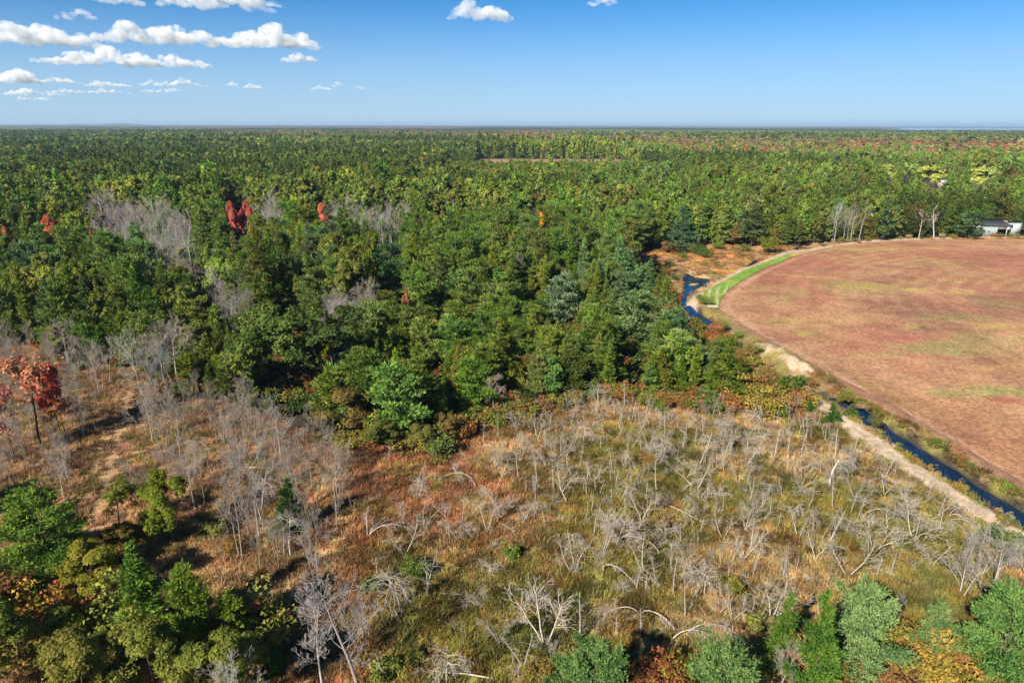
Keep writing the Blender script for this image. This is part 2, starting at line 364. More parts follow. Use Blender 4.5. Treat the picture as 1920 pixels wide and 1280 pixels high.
for q in [(1800, 590, 150, 38, DK, .65), (1720, 575, 110, 20, DK, .6), (1900, 575, 120, 30, DK, .6), (1680, 530, 140, 14, DK, .35), (1560, 505, 90, 9, DK, .4),
          (1530, 545, 130, 22, GR, .55), (1500, 560, 60, 12, GR, .4), (1730, 655, 75, 14, GR, .95), (1850, 640, 130, 14, GR, .7), (1810, 665, 60, 10, GR, .6), (1830, 735, 90, 13, GR, .9), (1900, 735, 60, 12, GR, .9),
          (1640, 665, 60, 9, GR, .5), (1800, 595, 90, 8, GR, .6), (1880, 570, 70, 12, GR, .4),
          (1717, 543, 26, 5, YE, 1), (1750, 527, 70, 6, YE, .5), (1507, 628, 20, 8, YE, 1), (1480, 600, 45, 12, YE, .45), (1710, 610, 16, 5, YE, .9), (1620, 537, 60, 7, YE, .6), (1800, 548, 26, 5, YE, .8), (1850, 610, 60, 8, YE, .4), (1900, 610, 60, 8, YE, .5),
          (1590, 467, 80, 5, YE, .6), (1700, 465, 80, 5, YE, .45), (1600, 600, 60, 10, YE, .25), (1740, 780, 50, 8, DK, .3), (1880, 690, 80, 14, YE, .3),
          (1700, 635, 70, 6, RD, .5), (1880, 748, 40, 6, RD, .9), (1450, 530, 40, 6, RD, .4), (1415, 552, 25, 5, RD, .4)]:
    blob(*q)
rr = np.hypot(X - FC[0], Y - FC[1])
C = C * (1 + .07 * np.sin(rr * 2 * math.pi / 41.) + .10 * np.sin(rr * 2 * math.pi / 5.2) * sstep(.3, .7, vnoise(X, Y, 25, 31)))[..., None]
C = mix(C, [.56, .33, .22], sstep(1.3, .5, np.abs(dline(X, Y, np.concatenate([FIELD, FIELD[:1]])) - 2.2)) * .35)
ny, nx = X.shape; ii = np.arange(ny * nx).reshape(ny, nx)
F = np.stack([ii[:-1, :-1], ii[:-1, 1:], ii[1:, 1:], ii[1:, :-1]], -1).reshape(-1, 4)
cx = (X[:-1, :-1] + X[1:, 1:]) / 2; cyy = (Y[:-1, :-1] + Y[1:, 1:]) / 2
keep = inpoly(cx, cyy, FIELD).ravel()
Zf = ground_z(X, Y) * 0 + .28 + (n3 - .5) * .10
M_field = simple_mat('field_stubble', (1, 1, 1), .95, .22, .12, attr='col', fine=(1.6, .5), bump=.5)
tag(add_obj('field', make_mesh('field', np.stack([X, Y, Zf], -1).reshape(-1, 3), F[keep], [M_field], col=C.reshape(-1, 3), smooth=True)), kind='structure')
# green strip of young grass along the curve of the field
fx_ = np.arange(STRIP[:, 0].min() - 2, STRIP[:, 0].max() + 2, .5); fy_ = np.arange(STRIP[:, 1].min() - 2, STRIP[:, 1].max() + 2, .5)
X, Y = np.meshgrid(fx_, fy_); n3 = fbm(X, Y, 5, 2, 3); rr = np.hypot(X - FC[0], Y - FC[1]); U, Vv = UV(X, Y)
C = np.empty(X.shape + (3,)); C[:] = (.17, .30, .035)
C = mix(C, [.50, .46, .28], sstep(.55, .95, np.sin(rr * 2 * math.pi / 2.4) * .5 + .5) * sstep(535, 552, Vv + n3 * 12) * .75)
C = mix(C, [.42, .34, .08], sstep(.5, .7, n3) * .45); C = mix(C, [.46, .34, .09], sstep(1475, 1490, U))
C = mix(C, [.62, .52, .40], sstep(573, 576, Vv))
ny, nx = X.shape; ii = np.arange(ny * nx).reshape(ny, nx)
F = np.stack([ii[:-1, :-1], ii[:-1, 1:], ii[1:, 1:], ii[1:, :-1]], -1).reshape(-1, 4)
cx = (X[:-1, :-1] + X[1:, 1:]) / 2; cyy = (Y[:-1, :-1] + Y[1:, 1:]) / 2
keep = inpoly(cx, cyy, STRIP).ravel()
tag(add_obj('grass_strip', make_mesh('grass_strip', np.stack([X, Y, X * 0 + .36], -1).reshape(-1, 3), F[keep], [M_field], col=C.reshape(-1, 3))), kind='structure')
# low far hills
for hx, hw, hz in ((-8700, 1600, 42), (-10500, 2200, 22), (-5200, 1200, 20)):
    t = np.linspace(-1, 1, 25); s = np.linspace(-1, 1, 5); T, S = np.meshgrid(t, s)
    V = np.stack([hx + T * hw, 15500 + S * 900, (1 - T ** 2) ** 1.5 * (1 - S ** 2) * hz * (1 + .3 * np.sin(T * 9)) + 8 - 9 * np.abs(S)], -1).reshape(-1, 3)
    ii = np.arange(125).reshape(5, 25); F = np.stack([ii[:-1, :-1], ii[:-1, 1:], ii[1:, 1:], ii[1:, :-1]], -1).reshape(-1, 4)
    tag(add_obj('hill', make_mesh('hill', V, F, [simple_mat('far_woods', (.035, .06, .02), .95, .3, .01)], smooth=True)), kind='structure')

# ------------------------------------------------------------------ tree patterns
def sub(P, R, sel):
    return P[sel], R[sel]
def pine(name, h, Rm, seed, whorls=14, per=6, rise=.2, tuft=.35, ntuft=26, base=.12, prof='cone', flat=.25, w=.22, tri=3, fol=None, bark=None, k=4, lean=.02, droop=.0, spread=.55):
    """conifer: returns (trunk mesh, crown mesh)"""
    rg = np.random.default_rng(seed); fol = fol or M_fol_o; bark = bark or M_bark
    Pt, Rt = grow(np.zeros((1, 3)) + [[0, 0, -.3]], np.array([[rg.normal(0, lean), rg.normal(0, lean), 1.]]), h * 1.0, h * .011 + .02, .012, 8, 0, .015, rg)
    a = Acc(); V, F = tubes(Pt, Rt, 6); a.add(V, F, 0, .5); trunk = a
    n = whorls * per
    t = np.repeat(base + (1 - base) * (np.linspace(0, 1, whorls) ** .92), per) + rg.normal(0, .012, n); t = np.clip(t, base, .985)
    ang = rg.random(n) * 2 * math.pi
    q = (t - base) / (1 - base)
    if prof == 'cone': Lp = (1 - q) ** .92 * (.55 + .45 * np.minimum(q / .12, 1)) + .06
    elif prof == 'round': Lp = np.sqrt(np.clip(1 - (q * 1.02) ** 2.2, 0, 1)) * (.6 + .4 * np.minimum(q / .25, 1)) + .07
    elif prof == 'column': Lp = (np.clip(1 - q ** 2.0, 0, 1)) * .9 * (.6 + .4 * np.minimum(q / .3, 1)) + .10
    lob = 1 + .28 * np.sin(ang * 2 + rg.random() * 6) * rg.random() + .18 * np.sin(ang * 3 + q * 9)
    L = Rm * Lp * lob * rg.uniform(.62, 1.15, n)
    f = t * 8 * .999; i = np.minimum(f.astype(int), 7); f = (f - i)[:, None]
    p0 = Pt[0][i] * (1 - f) + Pt[0][i + 1] * f
    el = rise + .9 * q ** 2 * (.6) - droop * (1 - q) + rg.normal(0, .09, n)
    d0 = np.stack([np.cos(ang) * np.cos(el), np.sin(ang) * np.cos(el), np.sin(el)], -1)
    Pb, Rb = grow(p0, d0, L, .012 * h * .25 + .012 * L, .01, 3, .25 - droop, .06, rg)
    c = Acc(); V, F = tubes(Pb, Rb, 3); c.add(V, F, 1, .5)
    nt = np.maximum(3, (ntuft * (L / Rm) ** 1.35).astype(int)); m = nt.max()
    p, d, tt, ix = along(Pb, m, .10, 1.0, rg, .66)
    sel = (np.tile(np.arange(m), n) < np.repeat(nt, m)); p, d, tt, ix = p[sel], d[sel], tt[sel], ix[sel]
    wide = (.26 * L[ix] * (tt * (1.25 - tt) * 1.9) + tuft * .35)
    off = rg.normal(0, 1, p.shape) * wide[:, None] * .55; off[:, 2] *= flat; off[:, 2] += .10 * tuft
    p = p + off
    D = norm(d + norm(off + 1e-6) * .8 + np.array([0, 0, .45]))
    OO = p * [1, 1, 0] / (np.linalg.norm(p[:, :2], axis=1)[:, None] + .3) + norm(off + 1e-6) * .35 + np.array([0, 0, .55])
    tone_c = np.clip(.5 + rg.normal(0, .22, len(p)) + rg.normal(0, .16, n)[ix], 0, 1)
    for r in range(tri):
        V, F = sprays(p, D, tuft, w, rg, spread, OO); c.add(V, F, 0, np.clip(tone_c + rg.normal(0, .08, len(p)), 0, 1))
    p = np.repeat(Pt[:, -1], 10, 0) + rg.normal(0, .12, (10, 3)) * [[1, 1, 2]]   # leader
    V, F = sprays(p, np.repeat([[0, 0, 1.]], 10, 0), tuft * 1.3, w, rg, .35); c.add(V, F, 0, .7)
    return trunk, c, [bark], [fol, bark]
def limbs(h, spreadR, seed, rg, levels=(9, 5, 4), clear=.35, lean=.04, lift=.35):
    Pt, Rt = grow(np.zeros((1, 3)) + [[0, 0, -.3]], np.array([[rg.normal(0, lean), rg.normal(0, lean), 1.]]), h * .82, h * .013 + .02, .03, 8, 0, .05, rg)
    out = [(Pt, Rt)]
    p, d, t, ix = along(Pt, levels[0], clear, 1., rg, .9)
    L = spreadR * (1.15 - .5 * (t - clear) / (1 - clear)) * rg.uniform(.75, 1.15, len(p))
    P, R = grow(p, side(d, rg.uniform(.7, 1.15, len(p)), rg), L, .038 * h / 12, .014, 5, lift, .10, rg); out.append((P, R))
    rad = .020 * h / 12
    for m in levels[1:]:
        p, d, t, ix = along(P, m, .3, 1., rg, .8); L = L[ix] * .5 * rg.uniform(.6, 1.2, len(p))
        P, R = grow(p, side(d, rg.uniform(.4, .95, len(p)), rg), L, rad, rad * .4, 3, lift * .7, .14, rg); out.append((P, R)); rad *= .62
    return out
def broadleaf(name, h, Rm, seed, nleaf=6000, leaf=.28, clump=.75, levels=(9, 6, 3), clear=.28, fol=None, sparse=1.0):
    rg = np.random.default_rng(seed); fol = fol or M_fol_o
    lv = limbs(h, Rm, seed, rg, levels, clear)
    a = Acc(); V, F = tubes(*lv[0], 6); a.add(V, F)
    c = Acc()
    for j, (P, R) in enumerate(lv[1:]):
        if j < 2: V, F = tubes(P, R, 3); c.add(V, F, 1, .5)
    P = np.concatenate([lv[-1][0][:, -1], lv[-2][0][:, -1], lv[-2][0][:, 3]])
    if len(P) > 400: P = P[rg.permutation(len(P))[:400]]
    k = max(4, int(nleaf * sparse / len(P))); n = len(P)
    r = clump * rg.uniform(.55, 1.3, n); q = norm(rg.normal(0, 1, (n, k, 3))); q[..., 2] = np.abs(q[..., 2]) * .9 - .25 * rg.random((n, k)); q = norm(q)
    C_ = P[:, None, :] + q * r[:, None, None] * rg.uniform(.7, 1.05, (n, k, 1)) * np.array([1, 1, .95])
    tn = np.clip(np.repeat(.5 + rg.normal(0, .18, n), k) + rg.normal(0, .15, n * k), 0, 1)
    Cf = C_.reshape(-1, 3); cen = np.array([0, 0, h * .55]); V, F = leaves(Cf, q.reshape(-1, 3) + norm(Cf - cen) * .7 + np.array([0, 0, .2]), leaf, rg, .52); c.add(V, F, 0, tn)
    return a, c, [M_bark], [fol, M_bark]
def bare(name, h, Rm, seed, levels=(11, 6, 5, 4), clear=.3, mat=None, k=3, lift=.4, rr=1.):
    rg = np.random.default_rng(seed); mat = mat or M_dead_o
    lv = limbs(h, Rm, seed, rg, levels, clear, .06, lift)
    a = Acc(); V, F = tubes(lv[0][0], lv[0][1] * rr, 6); a.add(V, F, 0, .45)
    c = Acc()
    for j, (P, R) in enumerate(lv[1:]):
        V, F = tubes(P, np.maximum(R * rr, .011), 3); c.add(V, F, 0, np.repeat(np.clip(.5 + rg.normal(0, .2), 0, 1), len(F)) if j else .6)
    return a, c, [mat], [mat]
def snag(name, kind, seed, mat=None):
    """small dead trees of the flooded clearing"""
    rg = np.random.default_rng(seed); mat = mat or M_dead_o; a = Acc(); c = Acc()
    O = np.zeros((1, 3)) - [[0, 0, .25]]
    def tw(P, m, L, r, bend, ang=(.6, 1.2), t0=.3, seg=3, jit=.15, t1=1.):
        p, d, t, ix = along(P, m, t0, t1, rg, .9)
        Q, R = grow(p, side(d, rg.uniform(*ang, len(p)), rg), L * rg.uniform(.4, 1.3, len(p)), r, .008, seg, bend, jit, rg)
        V, F = tubes(Q, R, 3); c.add(V, F, 0, np.clip(rg.normal(.5, .18), 0, 1)); return Q
    if kind == 'pole':
        h = rg.uniform(3.0, 7.0); P, R = grow(O, [[rg.normal(0, .16), rg.normal(0, .16), 1]], h, .075, .02, 6, 0, .03, rg)
        V, F = tubes(P, R, 5); a.add(V, F, 0, .6)
        tw(P, 22, .6, .016, -.3, (1.0, 1.5)); Q = tw(P, 5, 1.2, .03, -.6, (1., 1.4), .5); tw(Q, 4, .5, .012, -.2)
    elif kind == 'arch':
        n = rg.integers(1, 4); az = rg.uniform(0, 6.28, n); D = np.stack([np.cos(az) * .35, np.sin(az) * .35, np.ones(n)], -1)
        B = np.stack([np.cos(az) * .75, np.sin(az) * .75, -np.ones(n) * .95], -1)
        P, R = grow(np.repeat(O, n, 0), D, rg.uniform(4.5, 7.5, n), .065, .015, 10, 2.6, .03, rg, B)
        V, F = tubes(P, R, 5); a.add(V, F, 0, .9)
        Q = tw(P, 18, 1.5, .018, -1.0, (.4, 1.0), .3, 4); tw(Q, 6, .55, .012, -.6)
    elif kind == 'droop':
        h = rg.uniform(3.0, 5.0); P, R = grow(O, [[rg.normal(0, .2), rg.normal(0, .2), 1]], h, .09, .04, 6, 0, .06, rg)
        V, F = tubes(P, R, 5); a.add(V, F, 0, .5)
        Q = tw(P, 22, 2.0, .028, -1.5, (.9, 1.4), .45, 5, .1); Q2 = tw(Q, 6, .75, .014, -.9, (.4, .9), .3, 3); tw(Q2, 2, .35, .01, -.4)
    elif kind == 'fork':
        n = rg.integers(2, 5); az = rg.uniform(0, 6.28, n); D = np.stack([np.cos(az) * .45, np.sin(az) * .45, np.ones(n)], -1)
        P, R = grow(np.repeat(O, n, 0), D, rg.uniform(3.5, 6.0, n), .07, .02, 6, .1, .09, rg)
        V, F = tubes(P, R, 5); a.add(V, F, 0, .65)
        Q = tw(P, 14, 1.4, .022, -.2, (.5, 1.1), .35, 3); Q2 = tw(Q, 4, .7, .014, 0, (.4, .9)); tw(Q2, 2, .35, .01, 0)
    elif kind == 'brush':
        P, R = grow(O, [[rg.normal(0, .3), rg.normal(0, .3), 1]], 1.6, .07, .04, 4, 0, .1, rg)
        V, F = tubes(P, R, 4); a.add(V, F, 0, .5)
        Q = tw(P, 22, 1.5, .022, -.5, (.5, 1.4), .2, 4, .2); Q2 = tw(Q, 4, .7, .013, -.3, (.4, 1.0)); tw(Q2, 2, .35, .01, 0)
    elif kind == 'fallen':
        az = 0.; P, R = grow(np.array([[-1.5, 0, .15]]), [[1, .1, .12]], rg.uniform(4, 6.5), .085, .02, 7, -.12, .05, rg)
        V, F = tubes(P, R, 5); a.add(V, F, 0, .85)
        Q = tw(P, 16, 1.4, .028, .2, (.5, 1.1), .3, 4); tw(Q, 5, .6, .012, 0)
    elif kind == 'old':
        h = 5.6; P, R = grow(O, [[.15, .05, 1]], h, .26, .09, 7, 0, .08, rg)
        V, F = tubes(P, R, 6); a.add(V, F, 0, .75)
        Q = tw(P, 26, 2.6, .05, -.5, (.8, 1.3), .3, 5, .16); Q2 = tw(Q, 7, .9, .018, -.3, (.5, 1.), .2); tw(Q2, 3, .4, .011, 0)
    return a, c, [mat], [mat]
def shrub(name, seed, r=1.2, n=900, leaf=.16, fol=None):
    rg = np.random.default_rng(seed); a = Acc(); c = Acc(); m = 9
    az = rg.uniform(0, 6.28, m); D = np.stack([np.cos(az) * .7, np.sin(az) * .7, np.ones(m)], -1)
    P, R = grow(np.zeros((m, 3)), D, r * rg.uniform(.8, 1.3, m), .035, .012, 3, 0, .12, rg); V, F = tubes(P, R, 3); a.add(V, F)
    C0 = np.concatenate([P[:, 2], P[:, 3]]) ; C0 = np.concatenate([C0, rg.normal(0, .45, (10, 3)) * r + [0, 0, .6 * r]]); C0[:, 2] = np.clip(C0[:, 2], .2 * r, 9)
    kk = n // len(C0); q = norm(rg.normal(0, 1, (len(C0), kk, 3))); q[..., 2] = np.abs(q[..., 2]) * .9 - .3 * rg.random((len(C0), kk))
    Cc = C0[:, None] + q * r * .42 * rg.uniform(.6, 1.1, (len(C0), kk, 1)); Cc[..., 2] = np.maximum(Cc[..., 2], .03)
    tn = np.clip(np.repeat(.5 + rg.normal(0, .18, len(C0)), kk) + rg.normal(0, .14, len(C0) * kk), 0, 1)
    V, F = leaves(Cc.reshape(-1, 3), q.reshape(-1, 3) + [0, 0, .2], leaf, rg, .6); c.add(V, F, 0, tn)
    return a, c, [M_bark], [fol or M_fol_o, M_bark]
def merged(t, name):
    """trunk and crown in one mesh, for the masses"""
    a, c, ma, mc = t; m = Acc(); mats = list(mc); off = len(mats)
    for V, F, M, T in zip(c.V, c.F, c.M, c.T): m.V.append(V); m.F.append(F + 0); m.M.append(M); m.T.append(T)
    m.n = c.n; m.F = list(c.F)
    for V, F, M, T in zip(a.V, a.F, a.M, a.T): m.V.append(V); m.F.append(F + c.n); m.M.append(M * 0 + off); m.T.append(T)
    return m.mesh(name, mats + ma)
def two(t, name):
    a, c, ma, mc = t
    return a.mesh(name + '_trunk', ma), c.mesh(name + '_crown', mc)

WP_PAR = [dict(h=13.5, Rm=4.1, whorls=14, per=6, rise=.12, prof='cone', flat=.22), dict(h=12.5, Rm=4.6, whorls=13, per=6, rise=.2, prof='round', flat=.3),
          dict(h=15.5, Rm=4.3, whorls=15, per=6, rise=.02, prof='cone', flat=.14, base=.2), dict(h=10, Rm=3.6, whorls=12, per=6, rise=.3, prof='round', flat=.4, base=.06),
          dict(h=14.5, Rm=4.8, whorls=13, per=5, rise=.05, prof='round', flat=.16, base=.15)]
JP_PAR = [dict(h=10.5, Rm=1.75, whorls=18, per=5, rise=.6, prof='column', flat=.6, base=.12), dict(h=10.0, Rm=2.2, whorls=16, per=5, rise=.5, prof='cone', flat=.45, base=.08),
          dict(h=11.5, Rm=1.9, whorls=19, per=5, rise=.3, prof='cone', flat=.45, base=.25), dict(h=9., Rm=2.4, whorls=14, per=5, rise=.5, prof='round', flat=.55, base=.22),
          dict(h=9., Rm=2.7, whorls=17, per=7, rise=.0, prof='cone', flat=.4, base=.03, droop=.1)]
BL_PAR = [dict(h=11, Rm=3.6), dict(h=12.5, Rm=4.2), dict(h=9.5, Rm=3.3, clear=.2), dict(h=11.5, Rm=4.6), dict(h=11., Rm=3.6, sparse=.26, clump=.55), dict(h=9.5, Rm=4.0, clear=.06), dict(h=12., Rm=4.0, clear=.5)]
BA_PAR = [dict(h=11.5, Rm=3.6), dict(h=12.5, Rm=4.2, lift=.6), dict(h=10, Rm=3.2, clear=.22), dict(h=11, Rm=3.0, lift=.8)]
# four levels of detail: 0 beside the camera, 1 near woods, 2 middle distance, 3 far
LOD = [dict(wp=dict(tuft=.36, ntuft=190, tri=3, w=.17), jp=dict(tuft=.36, ntuft=120, tri=3, w=.14, spread=.4), bl=dict(nleaf=34000, leaf=.22,  levels=(10, 7, 5)), ba=dict(levels=(12, 7, 5, 4))),
       dict(wp=dict(tuft=.55, ntuft=80, tri=2, w=.20, spread=.42), jp=dict(tuft=.50, ntuft=46, tri=3, w=.16, spread=.36), bl=dict(nleaf=11000, leaf=.32, levels=(9, 6, 3)), ba=dict(levels=(11, 6, 5, 3))),
       dict(wp=dict(tuft=.80, ntuft=22, tri=2, w=.34), jp=dict(tuft=.70, ntuft=14, tri=2, w=.34), bl=dict(nleaf=2600, leaf=.6, levels=(8, 5, 2)), ba=dict(levels=(9, 5, 4), rr=1.5)),
       dict(wp=dict(tuft=1.6, ntuft=7, tri=1, w=.46, whorls=9, per=5), jp=dict(tuft=1.35, ntuft=6, tri=1, w=.46, whorls=9, per=4), bl=dict(nleaf=420, leaf=1.35, levels=(6, 3, 2), clump=1.1), ba=dict(levels=(7, 4, 2), rr=2.5))]
FAM = dict(wp=(pine, WP_PAR), jp=(pine, JP_PAR), bl=(broadleaf, BL_PAR), ba=(bare, BA_PAR))
def pattern(fam, i, lod, inst):
    fn, par = FAM[fam]; kw = dict(par[i]); kw.update(LOD[lod][fam])
    if fam == 'ba': kw['mat'] = M_dead_i if inst else M_dead_o
    else: kw['fol'] = M_fol_i if inst else M_fol_o
    return fn(fam, seed=100 + i * 7 + {'wp': 0, 'jp': 50, 'bl': 100, 'ba': 150}[fam], **kw)
_cache = {}
def pair(fam, i, lod):
    k = (fam, i, lod)
    if k not in _cache: _cache[k] = two(pattern(fam, i, lod, False), {'wp': 'white_pine', 'jp': 'jack_pine', 'bl': 'broadleaf', 'ba': 'bare_tree'}[fam])
    return _cache[k]
NV = {k: len(v[1]) for k, v in FAM.items()}

# ------------------------------------------------------------------ scattering of the uncountable
def scatter(name, pts, rotz, scl, idx, tint, protos, tilt=None, kind='stuff'):
    me = bpy.data.meshes.new(name); n = len(pts); me.vertices.add(n); me.vertices.foreach_set('co', np.asarray(pts, np.float32).ravel())
    r = np.zeros((n, 3), np.float32); r[:, 2] = rotz
    if tilt is not None: r[:, :2] = tilt
    s = np.asarray(scl, np.float32); s = np.repeat(s[:, None], 3, 1) if s.ndim == 1 else s
    me.attributes.new('rot', 'FLOAT_VECTOR', 'POINT').data.foreach_set('vector', r.ravel())
    me.attributes.new('scl', 'FLOAT_VECTOR', 'POINT').data.foreach_set('vector', s.astype(np.float32).ravel())
    me.attributes.new('idx', 'INT', 'POINT').data.foreach_set('value', np.asarray(idx, np.int32))
    c4 = np.ones((n, 4), np.float32); c4[:, :3] = tint
    me.attributes.new('tint', 'FLOAT_COLOR', 'POINT').data.foreach_set('color', c4.ravel())
    o = add_obj(name, me); o['kind'] = kind
    ng = bpy.data.node_groups.new(name, 'GeometryNodeTree')
    ng.interface.new_socket('Geometry', in_out='INPUT', socket_type='NodeSocketGeometry'); ng.interface.new_socket('Geometry', in_out='OUTPUT', socket_type='NodeSocketGeometry')
    N = ng.nodes; L = ng.links; gi = N.new('NodeGroupInput'); go = N.new('NodeGroupOutput'); jn = N.new('GeometryNodeJoinGeometry')
    def attr(nm, ty):
        a = N.new('GeometryNodeInputNamedAttribute'); a.data_type = ty; a.inputs['Name'].default_value = nm; return a.outputs['Attribute']
    ar, as_, ai = attr('rot', 'FLOAT_VECTOR'), attr('scl', 'FLOAT_VECTOR'), attr('idx', 'INT')
    for k, pm in enumerate(protos):
        po = bpy.data.objects.new(name + '_pattern', pm)
        oi = N.new('GeometryNodeObjectInfo'); oi.inputs['Object'].default_value = po; oi.inputs['As Instance'].default_value = True
        ip = N.new('GeometryNodeInstanceOnPoints'); cm = N.new('FunctionNodeCompare'); cm.data_type = 'INT'; cm.operation = 'EQUAL'
        L.new(ai, cm.inputs[2]); cm.inputs[3].default_value = k
        L.new(gi.outputs[0], ip.inputs['Points']); L.new(cm.outputs[0], ip.inputs['Selection']); L.new(oi.outputs['Geometry'], ip.inputs['Instance'])
        L.new(ar, ip.inputs['Rotation']); L.new(as_, ip.inputs['Scale']); L.new(ip.outputs[0], jn.inputs[0])
    L.new(jn.outputs[0], go.inputs[0])
    md = o.modifiers.new('scatter', 'NODES'); md.node_group = ng
    return o

# colours of foliage (albedo)
LIFT = np.array([1.20, 1.15, 1.05])
WPC = np.array([[.110, .172, .036], [.092, .155, .030], [.120, .185, .044], [.085, .138, .024]])
JPC = np.array([[.125, .172, .024], [.112, .162, .026], [.142, .188, .026], [.100, .150, .024]])
BLC = np.array([[.110, .150, .028], [.090, .130, .024], [.130, .160, .028], [.105, .125, .028]])
RUST = np.array([[.18, .12, .035], [.16, .13, .03], [.17, .14, .033], [.145, .11, .033]])
WPC = WPC * LIFT; JPC = JPC * LIFT; BLC = BLC * LIFT
RED = np.array([[.34, .12, .065], [.36, .19, .09], [.27, .14, .10]])
ORA = np.array([[.60, .22, .03], [.50, .17, .04]])
GREY = np.array([[.29, .27, .23], [.26, .235, .20], [.33, .30, .255]])
YG = np.array([[.27, .30, .055], [.32, .33, .06]])

# ------------------------------------------------------------------ things
THINGS = []
KW = dict(white_pine_tree=('white pine', 'pine tree'), jack_pine_tree=('jack pine', 'pine tree'), broadleaf_tree=('leafy tree', 'leafy tree'), bare_tree=('bare tree', 'bare tree'),
          dead_tree=('dead tree', 'dead tree'), maple_tree=('maple', 'maple tree'), shrub=('shrub', 'shrub'))
GROUP = dict(white_pine_tree='white pines in the woods', jack_pine_tree='slender jack pines of the woods', broadleaf_tree='leafy trees in the woods', bare_tree='leafless grey trees',
             dead_tree='dead trees in the clearing', maple_tree='autumn maples', shrub='shrubs at the edges of the open land')
def thing(name, meshes, x, y, s, rot, col, word, z=0., part2='crown', label=None, h=8., tilt=(0, 0)):
    e = bpy.data.objects.new(name, None); COL.objects.link(e); e.empty_display_size = .5
    e.location = (x, y, z); e.rotation_euler = (tilt[0], tilt[1], rot); e.scale = s if hasattr(s, '__len__') else (s, s, s)
    for nm, me in zip(('trunk' if name != 'shrub' else 'stems', part2 if name != 'shrub' else 'foliage'), meshes):
        o = bpy.data.objects.new(nm, me); COL.objects.link(o); o.parent = e; o.color = (*col, 1)
    e['category'] = KW[name][1]; e['group'] = GROUP[name]
    THINGS.append(dict(o=e, name=name, word=word, x=x, y=y, h=h, label=label))
    return e
def top_z(x, y, v):
    dy = (640 - v) / FPX; t = y / (cp + dy * sp); return CAM_H - t * (sp - dy * cp)
def vary(c, a=.12, rg=rng):
    return np.clip(np.asarray(c) * (1 + rg.normal(0, a, 3) * [1, .6, 1]) * (1 + rg.normal(0, a)), .01, .8)
def auto_lod(x, y):
    D = math.hypot(x, y); return 0 if D < 95 else (1 if D < 330 else 2)
def by_image(name, fam, i, ub, vb, vt, wpx, col, word, label=None, lod=None, z=0.):
    """a tree that stands where the photograph shows it: foot, top and width read off the picture"""
    if vb < 0: h = -vb; x, y = (float(q) for q in G(ub, vt, h))      # foot hidden: placed by its top
    else: x, y = (float(q) for q in G(ub, vb)); h = float(top_z(x, y, vt))
    d = y * cp + (CAM_H - h / 2) * sp
    col = np.array(col) * ((1.3 if fam != 'bl' else 1.0) if fam != 'ba' else .74)
    w = wpx / FPX * d; par = FAM[fam][1][i]; sz = h / (par['h'] * 1.03); sx = (w / 2) / (par['Rm'] * 1.05)
    return thing(name, pair(fam, i, auto_lod(x, y) if lod is None else lod), x, y, (sx, sx, sz), rng.uniform(0, 6.28), col, word, label=label, h=h)
taken = []
for u_, v_, r_q in ((800, 815, 3.5), (840, 805, 4.), (875, 790, 3.)):
    x_, y_ = G(u_, v_); taken.append((float(x_), float(y_), r_q))
def mark(u, v, r): x, y = G(u, v); taken.append((float(x), float(y), r))

